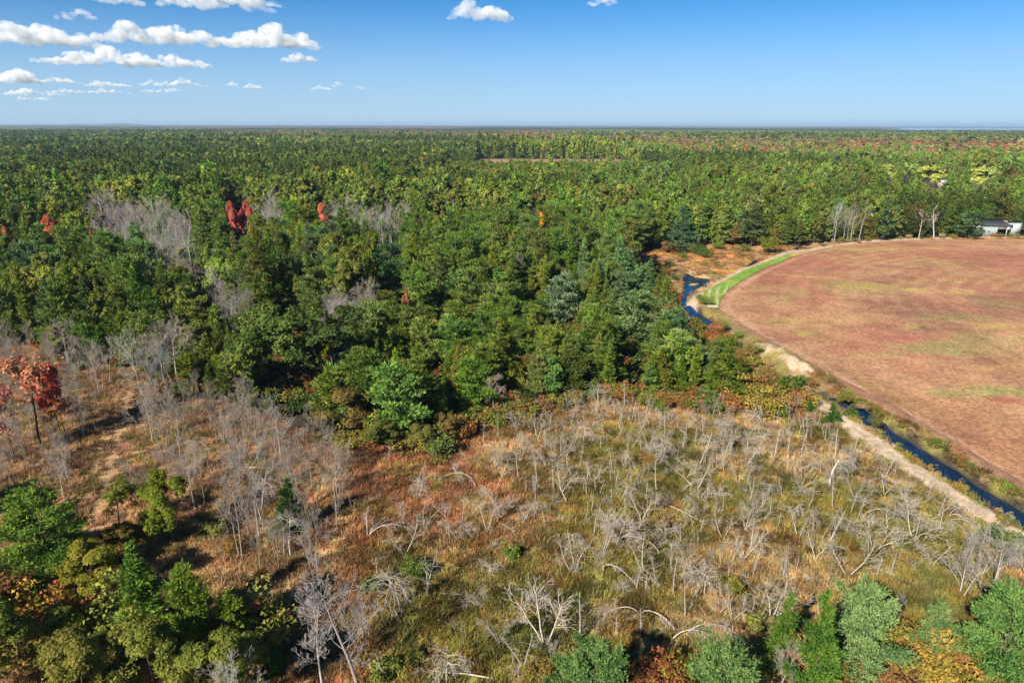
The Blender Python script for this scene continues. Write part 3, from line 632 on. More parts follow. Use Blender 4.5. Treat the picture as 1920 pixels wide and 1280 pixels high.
by = by_image
VG = (.10, .17, .025); BG = (.095, .170, .048)
L_ = [  # foreground left
 ('white_pine_tree', 'wp', 1, 105, 1105, 918, 172, VG, 'bright green', 'broad bright green pine by the left edge with a bare white trunk before it'),
 ('broadleaf_tree', 'bl', 4, 228, 1005, 893, 88, (.13, .14, .025), 'yellow green', 'thin-crowned olive tree leaning over the end of the sandy track'),
 ('broadleaf_tree', 'bl', 0, 326, 1025, 893, 84, (.14, .17, .02), 'yellow green', 'upright yellow-green tree with an orange foot right of the sandy track'),
 ('jack_pine_tree', 'jp', 4, 548, 1000, 892, 66, (.05, .11, .025), 'green', 'lone dark green young spruce standing left of the brown clearing'),
 ('jack_pine_tree', 'jp', 1, 285, 1225, 1010, 135, (.085, .15, .022), 'green', 'dark green pine in the lower left, behind the golden bushes'),
 ('jack_pine_tree', 'jp', 3, 372, 1245, 1062, 100, (.115, .175, .022), 'green', 'light green pine with a pointed tip in the lower left'),
 ('jack_pine_tree', 'jp', 0, 447, 1245, 1112, 78, (.12, .17, .022), 'green', 'short green pine at the right side of the lower left thicket'),
 ('jack_pine_tree', 'jp', 4, 520, 1262, 1203, 36, (.05, .12, .02), 'green', 'tiny bright green conifer at the bottom, beside the white bare tree'),
 ('broadleaf_tree', 'bl', 1, 195, 1140, 1020, 105, (.21, .20, .025), 'golden', 'golden green bushy tree under the broad bright pine'),
 ('broadleaf_tree', 'bl', 3, 45, 1260, 1120, 170, (.125, .165, .026), 'golden', 'mottled golden green tree in the bottom left corner'),
 ('broadleaf_tree', 'bl', 0, 420, 1330, 1180, 130, (.13, .15, .025), 'yellow green', 'yellow-green tree at the bottom, in front of the short pine'),
 ('broadleaf_tree', 'bl', 2, 300, 1350, 1185, 140, (.15, .165, .03), 'rust', 'rust-tinged tree at the bottom edge of the lower left thicket'),
 ('broadleaf_tree', 'bl', 1, 165, 1370, 1200, 150, (.17, .16, .032), 'rust', 'brownish golden tree on the bottom edge, left part'),
 ('broadleaf_tree', 'bl', 2, 250, 1060, 985, 70, (.16, .12, .025), 'golden', 'low rusty bush-like tree between track and dark pine'),
 ('bare_tree', 'ba', 2, 132, 1078, 962, 44, (.60, .54, .48), 'white', 'bare white crooked trunk standing before the broad bright green pine'),
 ('bare_tree', 'ba', 3, 605, 1290, 1105, 105, (.52, .47, .42), 'pale', 'spreading whitish bare tree left of bottom centre'),
 ('bare_tree', 'ba', 0, 480, 1370, 1212, 130, (.46, .42, .38), 'pale', 'pale bare crown cut by the bottom edge under the pines'),
 ('bare_tree', 'ba', 3, 672, 1290, 1035, 150, (.36, .32, .29), 'grey', 'tall dense grey bare tree standing in the lower middle'),
 ('bare_tree', 'ba', 1, 488, 1012, 800, 110, (.40, .36, .32), 'grey', 'tall leaning bare tree left of the lone young spruce'),
 ('bare_tree', 'ba', 0, 278, 785, 612, 70, (.46, .42, .37), 'pale', 'tall bare tree with pale trunk at the upper end of the sandy track'),
 ('bare_tree', 'ba', 2, 130, 695, 596, 66, (.36, .33, .30), 'grey', 'grey bare tree behind the red maple'),
 ('bare_tree', 'ba', 1, 528, 870, 745, 80, (.44, .40, .36), 'pale', 'pale bare tree below the tall oak with visible trunk'),
 ('bare_tree', 'ba', 1, 385, -16, 498, 62, (.50, .45, .39), 'pale', 'pale bare tree standing out among the dark pines left of centre'),
 # maples by the left edge
 ('maple_tree', 'bl', 4, 76, 838, 664, 118, (.42, .19, .10), 'red', 'red-orange maple by the left edge of the clearing'),
 ('maple_tree', 'bl', 0, 114, 818, 672, 60, (.46, .10, .05), 'dark red', 'smaller dark red maple touching the red-orange one'),
 ('maple_tree', 'bl', 4, 28, 860, 712, 76, (.38, .15, .11), 'pink', 'dusky pink maple at the left edge under the red-orange one'),
 ('maple_tree', 'bl', 4, 125, 822, 745, 46, (.42, .20, .03), 'orange', 'small orange and green maple right of the red-orange one'),
 ('broadleaf_tree', 'bl', 0, 4, 860, 715, 40, (.10, .12, .03), 'green', 'green tree cut by the left edge beside the pink maple'),
 # front of the woods
 ('white_pine_tree', 'wp', 1, 750, 830, 680, 112, (.105, .195, .038), 'bright green', 'big lone round pine at the front of the woods'),
 ('broadleaf_tree', 'bl', 3, 545, 738, 562, 165, (.070, .105, .022), 'olive', 'huge olive oak with its pale trunk showing at the front of the woods'),
 ('broadleaf_tree', 'bl', 1, 630, 745, 585, 130, (.060, .09, .024), 'olive', 'dark olive oak right of the huge oak with the pale trunk'),
 ('broadleaf_tree', 'bl', 1, 480, 705, 575, 100, (.065, .09, .025), 'olive', 'grey-green oak left of the huge oak with the pale trunk'),
 ('broadleaf_tree', 'bl', 2, 640, 835, 735, 95, (.15, .11, .03), 'rust', 'rusty olive bushy tree left of the big lone pine'),
 ('broadleaf_tree', 'bl', 0, 700, 850, 785, 75, (.11, .12, .025), 'olive', 'low green bushy tree at the foot of the big lone pine'),
 ('broadleaf_tree', 'bl', 2, 790, 842, 795, 60, (.13, .13, .03), 'olive', 'low olive bushy tree right below the big lone pine'),
 ('white_pine_tree', 'wp', 1, 1195, -13.5, 545, 108, (.095, .15, .05), 'blue green', 'large wide pine rising above its neighbours, left of the ditch'),
 ('white_pine_tree', 'wp', 0, 970, -14, 498, 55, (.085, .14, .035), 'yellow green', 'light green pine tip standing free right of the middle of the woods'),
 ('white_pine_tree', 'wp', 1, 1055, -14, 510, 72, (.12, .175, .085), 'blue green', 'pale blue-green pine in the middle right of the woods'),
 ('white_pine_tree', 'wp', 3, 1322, 722, 665, 58, (.115, .17, .08), 'blue green', 'pale blue-green pine at the right corner of the woods'),
 ('white_pine_tree', 'wp', 4, 730, -19, 455, 75, (.045, .095, .03), 'dark green', 'tall dark pine casting deep shade in the middle of the woods'),
 ('white_pine_tree', 'wp', 3, 852, -14, 512, 56, (.075, .14, .04), 'yellow green', 'light green pine right of the tall dark one in mid woods'),
 ('broadleaf_tree', 'bl', 0, 820, -11, 590, 55, (.20, .19, .035), 'golden', 'yellowish leafy tree left of the middle among green pines'),
 ('jack_pine_tree', 'jp', 4, 1462, 756, 704, 52, (.07, .12, .018), 'green', 'first of two dense pines at the tip of the woods by the road'),
 ('jack_pine_tree', 'jp', 4, 1490, 757, 706, 46, (.06, .105, .018), 'green', 'second of two dense pines at the tip of the woods, nearer the road'),
 ('jack_pine_tree', 'jp', 4, 1559, 791, 752, 36, (.06, .115, .02), 'green', 'round young pine standing on the sandy road'),
 ('jack_pine_tree', 'jp', 4, 1518, 771, 749, 28, (.06, .12, .025), 'green', 'small round pine left of the sandy road, above the tiny ones'),
 ('jack_pine_tree', 'jp', 4, 1595, 779, 755, 28, (.08, .12, .025), 'green', 'small pine between the sandy road and the ditch water'),
 # foreground right
 ('white_pine_tree', 'wp', 3, 1110, 1360, 1198, 110, BG, 'blue green', 'pale blue-green pine top at the bottom, right of centre'),
 ('white_pine_tree', 'wp', 1, 1350, 1370, 1205, 155, (.10, .172, .048), 'blue green', 'wide blue-green pine top cut by the bottom edge'),
 ('jack_pine_tree', 'jp', 1, 1463, 1255, 1104, 68, (.075, .135, .02), 'green', 'slim bright green pine at the left of the bottom right cluster'),
 ('jack_pine_tree', 'jp', 1, 1518, 1330, 1096, 104, (.065, .13, .02), 'green', 'tall bright green pine beside the silvery one, bottom right'),
 ('white_pine_tree', 'wp', 1, 1605, 1285, 1086, 128, (.125, .20, .068), 'silvery', 'silvery blue-green pine in the middle of the bottom right cluster'),
 ('white_pine_tree', 'wp', 0, 1742, 1250, 1118, 112, (.11, .165, .05), 'green', 'green pine between the silvery one and the corner one'),
 ('white_pine_tree', 'wp', 1, 1865, 1290, 1102, 165, (.085, .165, .040), 'blue green', 'wide blue-green pine in the bottom right corner'),
 ('bare_tree', 'ba', 2, 1675, 1190, 1112, 40, (.42, .38, .34), 'grey', 'small grey bare tree between the pines of the bottom right'),
 ('bare_tree', 'ba', 3, 1460, 1300, 1180, 60, (.40, .36, .33), 'grey', 'grey bare tree in the shade left of the tall bright green pine'),
 ('bare_tree', 'ba', 1, 1860, 1110, 985, 95, (.46, .42, .37), 'grey', 'many-stemmed bare tree above the corner pine'),
 ('bare_tree', 'ba', 3, 1800, 1110, 975, 60, (.46, .42, .37), 'grey', 'upright bare tree left of the many-stemmed one, lower right'),
 # autumn trees inside the woods
 ('maple_tree', 'bl', 5, 93, -17.5, 413, 37, (.50, .13, .07), 'scarlet', 'scarlet maple in the woods near the left edge'),
 ('maple_tree', 'bl', 5, 6, -17, 438, 30, (.52, .17, .08), 'red', 'orange-red maple cut by the left edge inside the woods'),
 ('maple_tree', 'bl', 5, 168, -17, 446, 24, (.58, .09, .07), 'scarlet', 'smallest scarlet maple, below the grey bare thicket'),
 ('maple_tree', 'bl', 5, 428, -18, 388, 36, (.42, .12, .07), 'dark red', 'dull red maple, left one of the close pair'),
 ('maple_tree', 'bl', 5, 459, -18, 386, 32, (.48, .11, .08), 'scarlet', 'crimson maple, right one of the close pair'),
 ('maple_tree', 'bl', 5, 603, -18, 391, 34, (.58, .17, .09), 'red', 'bright coral red maple alone in the middle of the woods'),
 ('maple_tree', 'bl', 5, 1013, -18.5, 403, 36, (.68, .27, .02), 'orange', 'bright orange maple, the only one right of the middle'),
 ('maple_tree', 'bl', 5, 761, -12, 551, 20, (.30, .12, .05), 'rust red', 'rust-red little maple beside the tall dark pine'),
 ('maple_tree', 'bl', 2, 828, -14, 490, 32, (.26, .11, .04), 'russet', 'russet maple in the shade left of the light green pines'),
 ('maple_tree', 'bl', 1, 325, 760, 735, 25, (.30, .15, .04), 'russet', 'russet bush-like maple at the front of the woods by the track'),
 # line of trees beyond the wet meadow and the field
 ('white_pine_tree', 'wp', 0, 1275, 474, 385, 62, (.050, .105, .05), 'dark green', 'biggest dark pine beyond the pond meadow'),
 ('white_pine_tree', 'wp', 2, 1376, 460, 416, 34, (.22, .15, .05), 'tan', 'tan needled pine in the tree line beyond the pond meadow'),
 ('white_pine_tree', 'wp', 2, 1408, 461, 372, 48, (.065, .09, .03), 'olive', 'tall olive pine right of the tan needled one'),
 ('white_pine_tree', 'wp', 0, 1452, 459, 414, 30, (.14, .13, .03), 'yellow green', 'yellowish pine of the tree line right of the tall olive one'),
 ('white_pine_tree', 'wp', 2, 1497, 459, 408, 40, (.10, .12, .03), 'yellow green', 'yellow-tinged wide pine of the tree line above the field corner'),
 ('white_pine_tree', 'wp', 2, 1652, 450, 366, 38, (.055, .095, .03), 'dark green', 'tall pine at the field edge between two bare trees'),
 ('bare_tree', 'ba', 3, 1785, 412, 338, 12, (.50, .44, .38), 'pale', 'tall bare dead pole standing high among the pines left of the barn'),
 ('white_pine_tree', 'wp', 4, 1815, 446, 395, 58, (.055, .10, .035), 'dark green', 'wide dark pine just left of the white-walled barn'),
 ('bare_tree', 'ba', 3, 1678, 438, 366, 26, (.52, .46, .40), 'pale', 'pale bare tree left of the field-edge pair'),
 ('bare_tree', 'ba', 1, 1722, 445, 378, 30, (.56, .49, .41), 'pale', 'pale bare tree at the field edge, left one of a pair'),
 ('bare_tree', 'ba', 3, 1750, 443, 376, 34, (.56, .49, .41), 'pale', 'pale bare tree at the field edge, right one of a pair'),
 ('bare_tree', 'ba', 0, 1622, -19, 370, 30, (.38, .33, .30), 'grey', 'purplish grey bare tree in the tree line above the field'),
 ('bare_tree', 'ba', 2, 1575, -19, 374, 36, (.36, .31, .29), 'grey', 'wide grey bare tree in the tree line above the field'),
 ('broadleaf_tree', 'bl', 5, 1665, -19, 308, 32, (.30, .34, .07), 'yellow green', 'yellow-green round tree, leftmost by the farm'),
 ('broadleaf_tree', 'bl', 5, 1704, -19, 305, 34, (.20, .29, .06), 'green', 'green round tree, second from the left by the farm'),
 ('broadleaf_tree', 'bl', 5, 1748, -20, 310, 50, (.36, .40, .07), 'yellow green', 'broad yellow-green round tree by the grey farm roof'),
 ('broadleaf_tree', 'bl', 5, 1833, -20, 315, 42, (.36, .38, .07), 'yellow green', 'yellow-green round tree beyond the barn, nearer one of two'),
 ('broadleaf_tree', 'bl', 5, 1848, -20, 311, 42, (.26, .33, .08), 'green', 'green round tree beyond the barn, farther one of two'),
]
for nm, fam, i, ub, vb, vt, w, c, wd, lb in L_:
    e = by(nm, fam, i, ub, vb, vt, w, c, wd, lb)
    r = w / 2 / FPX * math.hypot(e.location.x, e.location.y) * .8
    taken.append((e.location.x, e.location.y, max(r, 1.2)))

# big trees just outside the lower left corner, whose shade falls into the picture
for u_, v_, h_ in ((-60, 1420, 12), (-160, 1280, 13), (-120, 1120, 12), (-130, 1000, 11)):
    x, y = (float(q) for q in G(u_, v_)); thing('broadleaf_tree', pair('bl', int(rng.integers(0, 4)), 1), x, y, h_ / 11.5, float(rng.uniform(0, 6.28)), BLC[1], 'deep green', h=h_)
# the woods: one tree at a time, spaced as the photograph shows
def ell(u, v, L):
    m = np.zeros(u.shape)
    for a, b_, ra, rb in L: m = np.maximum(m, sstep(1.25, .6, ((u - a) / ra) ** 2 + ((v - b_) / rb) ** 2))
    return m
BAREP = [(610, 568, 120, 34), (265, 420, 110, 38), (200, 395, 60, 22), (335, 470, 60, 26), (560, 560, 130, 28), (690, 560, 45, 26), (700, 412, 55, 24), (735, 392, 40, 18), (505, 395, 40, 20), (640, 400, 40, 20), (440, 590, 30, 24), (640, 650, 30, 20), (990, 400, 22, 14), (1590, 390, 28, 12), (300, 650, 40, 30), (870, 345, 60, 10)]
BLUEP = [(1130, 520, 160, 60), (1060, 520, 60, 40), (1310, 600, 60, 60), (590, 480, 70, 40), (60, 520, 90, 40), (290, 470, 60, 30)]
W_pts = []
for y0, y1, sp_ in ((60, 175, 3.2), (175, 420, 4.1), (420, 1250, 5.5), (1250, 3600, 8.5)):
    lim = y1 * .86 + 60
    xs = np.arange(-lim, lim, sp_); ys = np.arange(y0, y1, sp_)
    X, Y = np.meshgrid(xs, ys); X = X + rng.uniform(-.46, .46, X.shape) * sp_; Y = Y + rng.uniform(-.46, .46, X.shape) * sp_
    X = X.ravel(); Y = Y.ravel(); k = (np.abs(X) < Y * .86 + 45); W_pts.append(np.c_[X[k], Y[k]])
W = np.concatenate(W_pts)
k = ~inpoly(W[:, 0], W[:, 1], OPEN) & ~inpoly(W[:, 0], W[:, 1], FIELD2) & ~inpoly(W[:, 0], W[:, 1], FARM)
W = W[k]; Dd = np.hypot(W[:, 0], W[:, 1])
gap = fbm(W[:, 0], W[:, 1], 30, 40, 3); k = ~((gap < .30) & (Dd < 420)); W = W[k]
k = np.ones(len(W), bool)
for tx, ty, tr in taken: k &= (np.hypot(W[:, 0] - tx, W[:, 1] - ty) > tr)
bx_, by_ = (float(q) for q in G(1875, 440)); k &= ~((np.abs(W[:, 0] - bx_) < 13) & (W[:, 1] < by_ + 16) & (W[:, 1] > by_ - 40))
CLR2 = [(1172, 482), (1215, 474), (1290, 468), (1290, 520), (1262, 545), (1235, 520), (1200, 505)]
CLR = [(1255, 500), (1350, 505), (1345, 600), (1430, 640), (1520, 700), (1502, 722), (1420, 674), (1340, 628), (1290, 606), (1258, 585)]
for hz_ in (2., 4., 6., 8., 10.):      # nothing tall stands before the pond and the sandy bank
    uu_, vv_ = UV(W[:, 0], W[:, 1], hz_); k &= ~((inpoly(uu_, vv_, CLR) | inpoly(uu_, vv_, CLR2)) & (np.hypot(W[:, 0], W[:, 1]) < 260))
SEE = [(93, 425, 18, 10), (168, 452, 9, 7), (444, 398, 28, 11), (603, 403, 16, 11), (1013, 410, 14, 7), (761, 562, 12, 11), (1748, 328, 24, 17), (1840, 330, 27, 16), (1666, 326, 14, 14), (1704, 324, 14, 14), (1774, 343, 9, 5), (385, 530, 22, 30), (730, 500, 30, 40), (820, 620, 22, 28), (1195, 590, 45, 42), (1055, 545, 30, 30), (545, 640, 75, 70)]
Dw = np.hypot(W[:, 0], W[:, 1])
for (a_u, a_v, r_u, r_v) in SEE:
    for hz_ in (6., 10., 14., 17., 20.):
        uu_, vv_ = UV(W[:, 0], W[:, 1], hz_ * np.where(Dw < 175, .62, 1.)); k &= ~(((uu_ - a_u) / r_u) ** 2 + ((vv_ - a_v) / r_v) ** 2 < 1)
W = W[k]; X = W[:, 0]; Y = W[:, 1]; Dd = np.hypot(X, Y); NW = len(W)
cu, cv = UV(X, Y, np.where(Dd < 175, 8.0, 13.5))
pn = fbm(X, Y, 28, 50, 3) + rng.normal(0, .07, NW); pn2 = fbm(X, Y, 70, 60, 3); r_ = rng.random(NW)
wts = np.zeros((NW, 5))      # white pine, jack pine, leafy, bare, rust
wts[:] = [.42, .36, .15, .04, .03]
front = (cv > 575)[:, None] & (cu > 180)[:, None]; wts = np.where(front, [.14, .78, .02, .03, .03], wts)
rt = ((cu > 960) & (cv > 470))[:, None]; wts = np.where(rt, [.27, .62, .02, .01, .08], wts)
fr = ((cv < 470) & (cu > 1000) & (Y > 180))[:, None]; wts = np.where(fr, [.66, .22, .06, .03, .03], wts)
fl = ((cv < 330) & (Dd < 1500))[:, None]; wts = np.where(fl & ~fr, [.30, .46, .20, .02, .02], wts)
wts[:, 0] *= np.exp((pn - .5) * 7); wts[:, 2] *= np.exp(-(pn - .5) * 7)
bm = ell(cu, cv, BAREP); wts = wts * (1 - bm[:, None] * .88); wts[:, 3] += bm * .50
redz = sstep(.38, .50, pn2 + rng.normal(0, .05, NW)) * (((Dd > 1330) & (Dd < 2500)) | ((Dd > 1900) & (Dd < 3300) & (X > -1100))) * np.maximum(sstep(-300, 50, X), .45)
redz = np.maximum(redz, ((Dd > 1180) & (Dd < 2000) & (X > 60)) * .85 * sstep(.34, .42, pn2))
cs = np.cumsum(wts / wts.sum(1, keepdims=True), 1); sp_i = (r_[:, None] > cs).sum(1)
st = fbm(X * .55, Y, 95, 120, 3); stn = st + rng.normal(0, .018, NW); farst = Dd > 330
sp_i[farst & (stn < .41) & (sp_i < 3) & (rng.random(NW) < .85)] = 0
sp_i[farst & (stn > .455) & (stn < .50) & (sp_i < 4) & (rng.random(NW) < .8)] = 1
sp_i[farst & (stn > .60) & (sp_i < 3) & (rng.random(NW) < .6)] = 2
fn = fbm(X * .35, Y, 90, 91, 3) + rng.normal(0, .03, NW); fn2 = fbm(X * .4, Y, 130, 95, 3) + rng.normal(0, .03, NW)
band = np.where(X > Y * .22, sstep(930, 1020, Dd), sstep(1230, 1330, Dd)) * sstep(2250, 2000, Dd) * sstep(-120, 60, X) + sstep(1900, 2100, Dd) * sstep(3600, 3300, Dd) * sstep(-.45, -.35, X / Y) * sstep(.12, 0, X / Y)
redz = np.clip(band * sstep(.33, .43, fn), 0, 1)
isred = (rng.random(NW) < redz * .66) & ~((Dd < 1330) & (X < 420) & (Y > 1070) & (X > -120)); sp_i[isred] = 5
wall = (Dd < 1330) & (Y > 1070) & (X > -120) & (X < 420) & (sp_i != 1); sp_i[wall] = 1
farmix = (Dd > 1330) & ~isred; sp_i[farmix & (rng.random(NW) < .45) & (X > -300)] = 2
sp_i[(Dd > 1330) & ~isred & (fn2 > .52) & (X > -200) & (rng.random(NW) < .8)] = 2
sp_i[(Dd > 1330) & ~isred & (fn2 < .42)] = 0
fam = np.array(['wp', 'jp', 'bl', 'ba', 'bl', 'bl'])[sp_i]
col = np.zeros((NW, 3)); fam_first = np.array(['wp', 'jp', 'bl', 'ba', 'bl', 'bl'])[sp_i]
ci = rng.integers(0, 4, NW)
blue = ell(cu, cv, BLUEP)
pal = [WPC[ci], JPC[ci], BLC[ci], GREY[ci % 3], RUST[ci], np.where((rng.random(NW) < .7)[:, None], RED[ci % 3], RUST[ci] * 1.4)]
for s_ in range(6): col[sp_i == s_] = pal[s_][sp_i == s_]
isb = (sp_i == 0) & (rng.random(NW) < blue); col[isb] = [.125, .19, .068]
yel = (sp_i == 2) & (rng.random(NW) < np.where((Dd > 1000) & (fn2 > .5), .6, np.where(Dd > 1000, .2, .05))); col[yel] = YG[ci[yel] % 2] * np.where(Dd[yel] > 1000, .75, .8)[:, None]
dk = (Dd > 1330) & (fn2 < .42); col[dk] *= .55  # far pine stands, tinted darker in place of cloud shadows
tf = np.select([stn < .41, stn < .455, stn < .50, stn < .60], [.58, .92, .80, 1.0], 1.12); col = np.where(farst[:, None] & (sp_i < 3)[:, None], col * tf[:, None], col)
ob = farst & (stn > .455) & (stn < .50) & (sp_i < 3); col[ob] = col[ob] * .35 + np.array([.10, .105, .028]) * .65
mixb = (band > .3) & ~isred & (sp_i < 3) & (rng.random(NW) < .5); col[mixb] = np.array([[.26, .27, .06], [.20, .15, .06], [.17, .20, .05], [.24, .20, .12]])[ci[mixb]]
plant = (Dd > 480) & (Dd < 1400) & (X < 0) & (sp_i < 2); col[plant] = col[plant] * .6 + np.array([.055, .09, .02]) * .4
col = np.where((Dd > 200)[:, None] & (sp_i < 3)[:, None], col * .97, col)
col = np.clip(col * (1 + rng.normal(0, .10, (NW, 3))) * (1 + rng.normal(0, .12, (NW, 1))), .012, .8)
sz = np.select([Dd < 175, Dd < 420, Dd < 1000], [.86, 1.14, 1.18], 1.15) * np.clip(np.exp(rng.normal(0, .17, NW)), .62, 1.42)
sz = np.where(Dd > 330, sz * np.clip(1 + (st - .5) * .9, .8, 1.25), sz)
sz = np.where((fam == 'jp') & (Dd > 175), sz * 1.15, sz); sz = np.where((sp_i == 4) & (Dd < 420), sz * .72, sz); sz = np.where((sp_i == 2) & (Dd < 175), sz * .8, sz)
sz = np.where((bm > .4) & (fam != 'ba'), sz * .68, sz); sz = np.where(fam == 'ba', sz * np.where(bm > .4, 1.05, .9), sz)
sz = np.where(rt[:, 0] & (Dd < 300), sz * .84, sz)
sz = np.where((X > -70) & (X < 190) & (Y > 480) & (Y < 840), sz * np.interp(Y, [480, 640, 830], [.90, .74, .50]), sz)
sz = np.where((X > -90) & (X < 200) & (Y > 1060) & (Y < 1180), sz * 1.35, sz)
sxy = sz * np.where(Dd < 175, .95, np.where(Dd < 420, .72, np.where(Dd < 1250, .80, 1.2)))
sxy = np.where(fam == 'bl', sxy * 1.12, sxy)
sxy = np.where(fam == 'jp', sxy * 1.12, sxy)
rz = rng.uniform(0, 6.28, NW); vi = np.array([rng.integers(0, NV[f]) for f in fam])
inframe = (cu > -25) & (cu < 1945) & (cv < 1300)
NAMES = {0: 'white_pine_tree', 1: 'jack_pine_tree', 2: 'broadleaf_tree', 3: 'bare_tree', 4: 'broadleaf_tree', 5: 'maple_tree'}
nm = np.array([NAMES[s_] for s_ in sp_i])
single = np.zeros(NW, bool)
have = {k_: sum(t_['name'] == k_ for t_ in THINGS) for k_ in KW}
for k_ in set(NAMES.values()):
    c_ = np.where(inframe & (nm == k_) & (Dd < 1100))[0]; c_ = c_[np.argsort(Dd[c_])]
    lim = {'bare_tree': 95}.get(k_, 296) - have[k_]
    single[c_[:max(lim, 0)]] = True
def word_of(fam_, c):
    r, g, b_ = c
    if fam_ == 'ba': return 'grey' if r < .36 else 'pale grey'
    if r > g * 2.2 and r > .35: return 'red'
    if r > g * 1.5: return 'rust brown'
    if r > g * .93: return 'golden olive'
    if b_ > g * .52: return 'blue-green'
    if r > g * .72: return 'light olive green' if g > .115 else 'dark olive green'
    return 'fresh green' if g > .115 else 'deep green'
for i in np.where(single)[0]:
    thing(nm[i], pair(fam[i], vi[i], 1 if Dd[i] < 330 else 2), float(X[i]), float(Y[i]), (float(sxy[i]),) * 2 + (float(sz[i]),), float(rz[i]), col[i], word_of(fam[i], col[i]), h=float(10 * sz[i]))
rest = ~single
def mass(name, sel, f, lods):
    sel = np.where(sel)[0]; protos = []; idx = np.zeros(len(sel), int)
    for (d0, d1, lod) in lods:
        q = (Dd[sel] >= d0) & (Dd[sel] < d1); idx[q] = len(protos) + vi[sel][q]
        protos += [merged(pattern(f, i, lod, True), name) for i in range(NV[f])]
    scatter(name, np.c_[X[sel], Y[sel], np.zeros(len(sel))], rz[sel], np.c_[sxy[sel], sxy[sel], sz[sel]], idx, col[sel], protos)
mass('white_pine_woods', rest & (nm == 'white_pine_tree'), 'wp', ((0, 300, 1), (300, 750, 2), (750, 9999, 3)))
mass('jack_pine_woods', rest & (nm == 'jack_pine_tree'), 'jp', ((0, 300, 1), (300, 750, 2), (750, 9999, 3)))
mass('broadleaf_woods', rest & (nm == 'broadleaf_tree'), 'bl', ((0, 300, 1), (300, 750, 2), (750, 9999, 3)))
mass('bare_woods', rest & (nm == 'bare_tree'), 'ba', ((0, 750, 2), (750, 9999, 3)))
mass('maple_woods', rest & (nm == 'maple_tree'), 'bl', ((0, 750, 2), (750, 9999, 3)))
print('WOODS', NW, 'single', single.sum())

# beyond 3.6 km: squares of woodland, each full of small crowns
def patch(seed, n=520, size=230.):
    rg = np.random.default_rng(seed); s = 11.
    base = np.array([[1, 0, 0], [0, 1, 0], [-1, 0, 0], [0, -1, 0], [0, 0, 1.1], [0, 0, -.8]]); f = np.array([[0, 1, 4], [1, 2, 4], [2, 3, 4], [3, 0, 4]])
    P = np.c_[rg.uniform(-size / 2, size / 2, (n, 2)), rg.uniform(5, 9, n)]; S = rg.uniform(4.5, 8, n)
    V = (base[None] * S[:, None, None] * rg.uniform(.75, 1.25, (n, 6, 1)) + P[:, None]).reshape(-1, 3)
    F = (f[None] + (np.arange(n) * 6)[:, None, None]).reshape(-1, 3); T = np.repeat(np.clip(rg.normal(.5, .28, n), 0, 1), 4)
    return make_mesh('distant_woods', V, F, [M_fol_i], tone=T)
xs = np.arange(-17000, 17000, 200); ys = np.arange(3500, 20000, 200); X2, Y2 = np.meshgrid(xs, ys); X2 = (X2 + rng.uniform(-60, 60, X2.shape)).ravel(); Y2 = (Y2 + rng.uniform(-60, 60, Y2.shape)).ravel()
lake_ = (Y2 > 5850) & (Y2 < 17100) & (X2 > 2900 + (Y2 - 6000) * .53)
k = (np.abs(X2) < Y2 * .86) & ~lake_ & (np.hypot(X2, Y2) > 3550); X2 = X2[k]; Y2 = Y2[k]
q1 = fbm(X2, Y2, 1500, 70, 3) + rng.normal(0, .05, len(X2)); q2 = fbm(X2, Y2 * 2, 900, 80, 3) + rng.normal(0, .05, len(X2))
c2 = np.empty((len(X2), 3)); c2[:] = (.065, .085, .03)
c2 = np.where((q1 > .55)[:, None], [.12, .135, .035], c2); c2 = np.where((q1 < .42)[:, None], [.028, .045, .02], c2); c2 = np.where(((q2 > .55) & (X2 < Y2 * .1) & (X2 > -Y2 * .5) & (Y2 < 9000))[:, None], [.21, .10, .06], c2)  # darkest conifer tint paints in the cloud shadows on the distant woods
c2 = np.where(((X2 < 0) & (q2 < .5))[:, None], c2 * .7, c2)
scatter('distant_woods', np.c_[X2, Y2, np.zeros(len(X2))], rng.integers(0, 4, len(X2)) * math.pi / 2, rng.uniform(.9, 1.15, len(X2)), rng.integers(0, 3, len(X2)), c2, [patch(1), patch(2), patch(3)])

# ------------------------------------------------------------------ dead trees of the clearing
SK = ['pole', 'arch', 'droop', 'fork', 'brush', 'fallen', 'old']
SWORD = dict(pole='straight dead pole', arch='arching dead sapling', droop='drooping dead tree', fork='forked dead tree', brush='low twiggy dead tree', fallen='fallen dead trunk', old='thick old dead tree')
snags = {k: [two(snag('dead', k, 300 + 11 * j + 3 * len(k)), k + '_snag') for j in range(1 if k == 'old' else 5)] for k in SK}
CLEAR = Gs([(560, 850), (640, 850), (850, 848), (900, 812), (1000, 775), (1110, 742), (1200, 765), (1500, 765), (1560, 815), (1660, 868), (1760, 935), (1880, 1020), (2050, 1130), (1960, 1150), (1640, 1090), (1500, 1120), (1420, 1200), (1120, 1230), (700, 1330), (640, 1290), (560, 1150), (480, 1000), (470, 880)])
def put_snag(kd, x, y, s, rot, word=None, label=None, j=None, c=None):
    j = int(rng.integers(0, len(snags[kd]))) if j is None else j
    c = np.array([.40, .355, .285]) * rng.uniform(.75, 1.15) if c is None else c
    return thing('dead_tree', snags[kd][j], x, y, s, rot, c, word or SWORD[kd], part2='branches', label=label, h=4 * s, z=-.05)
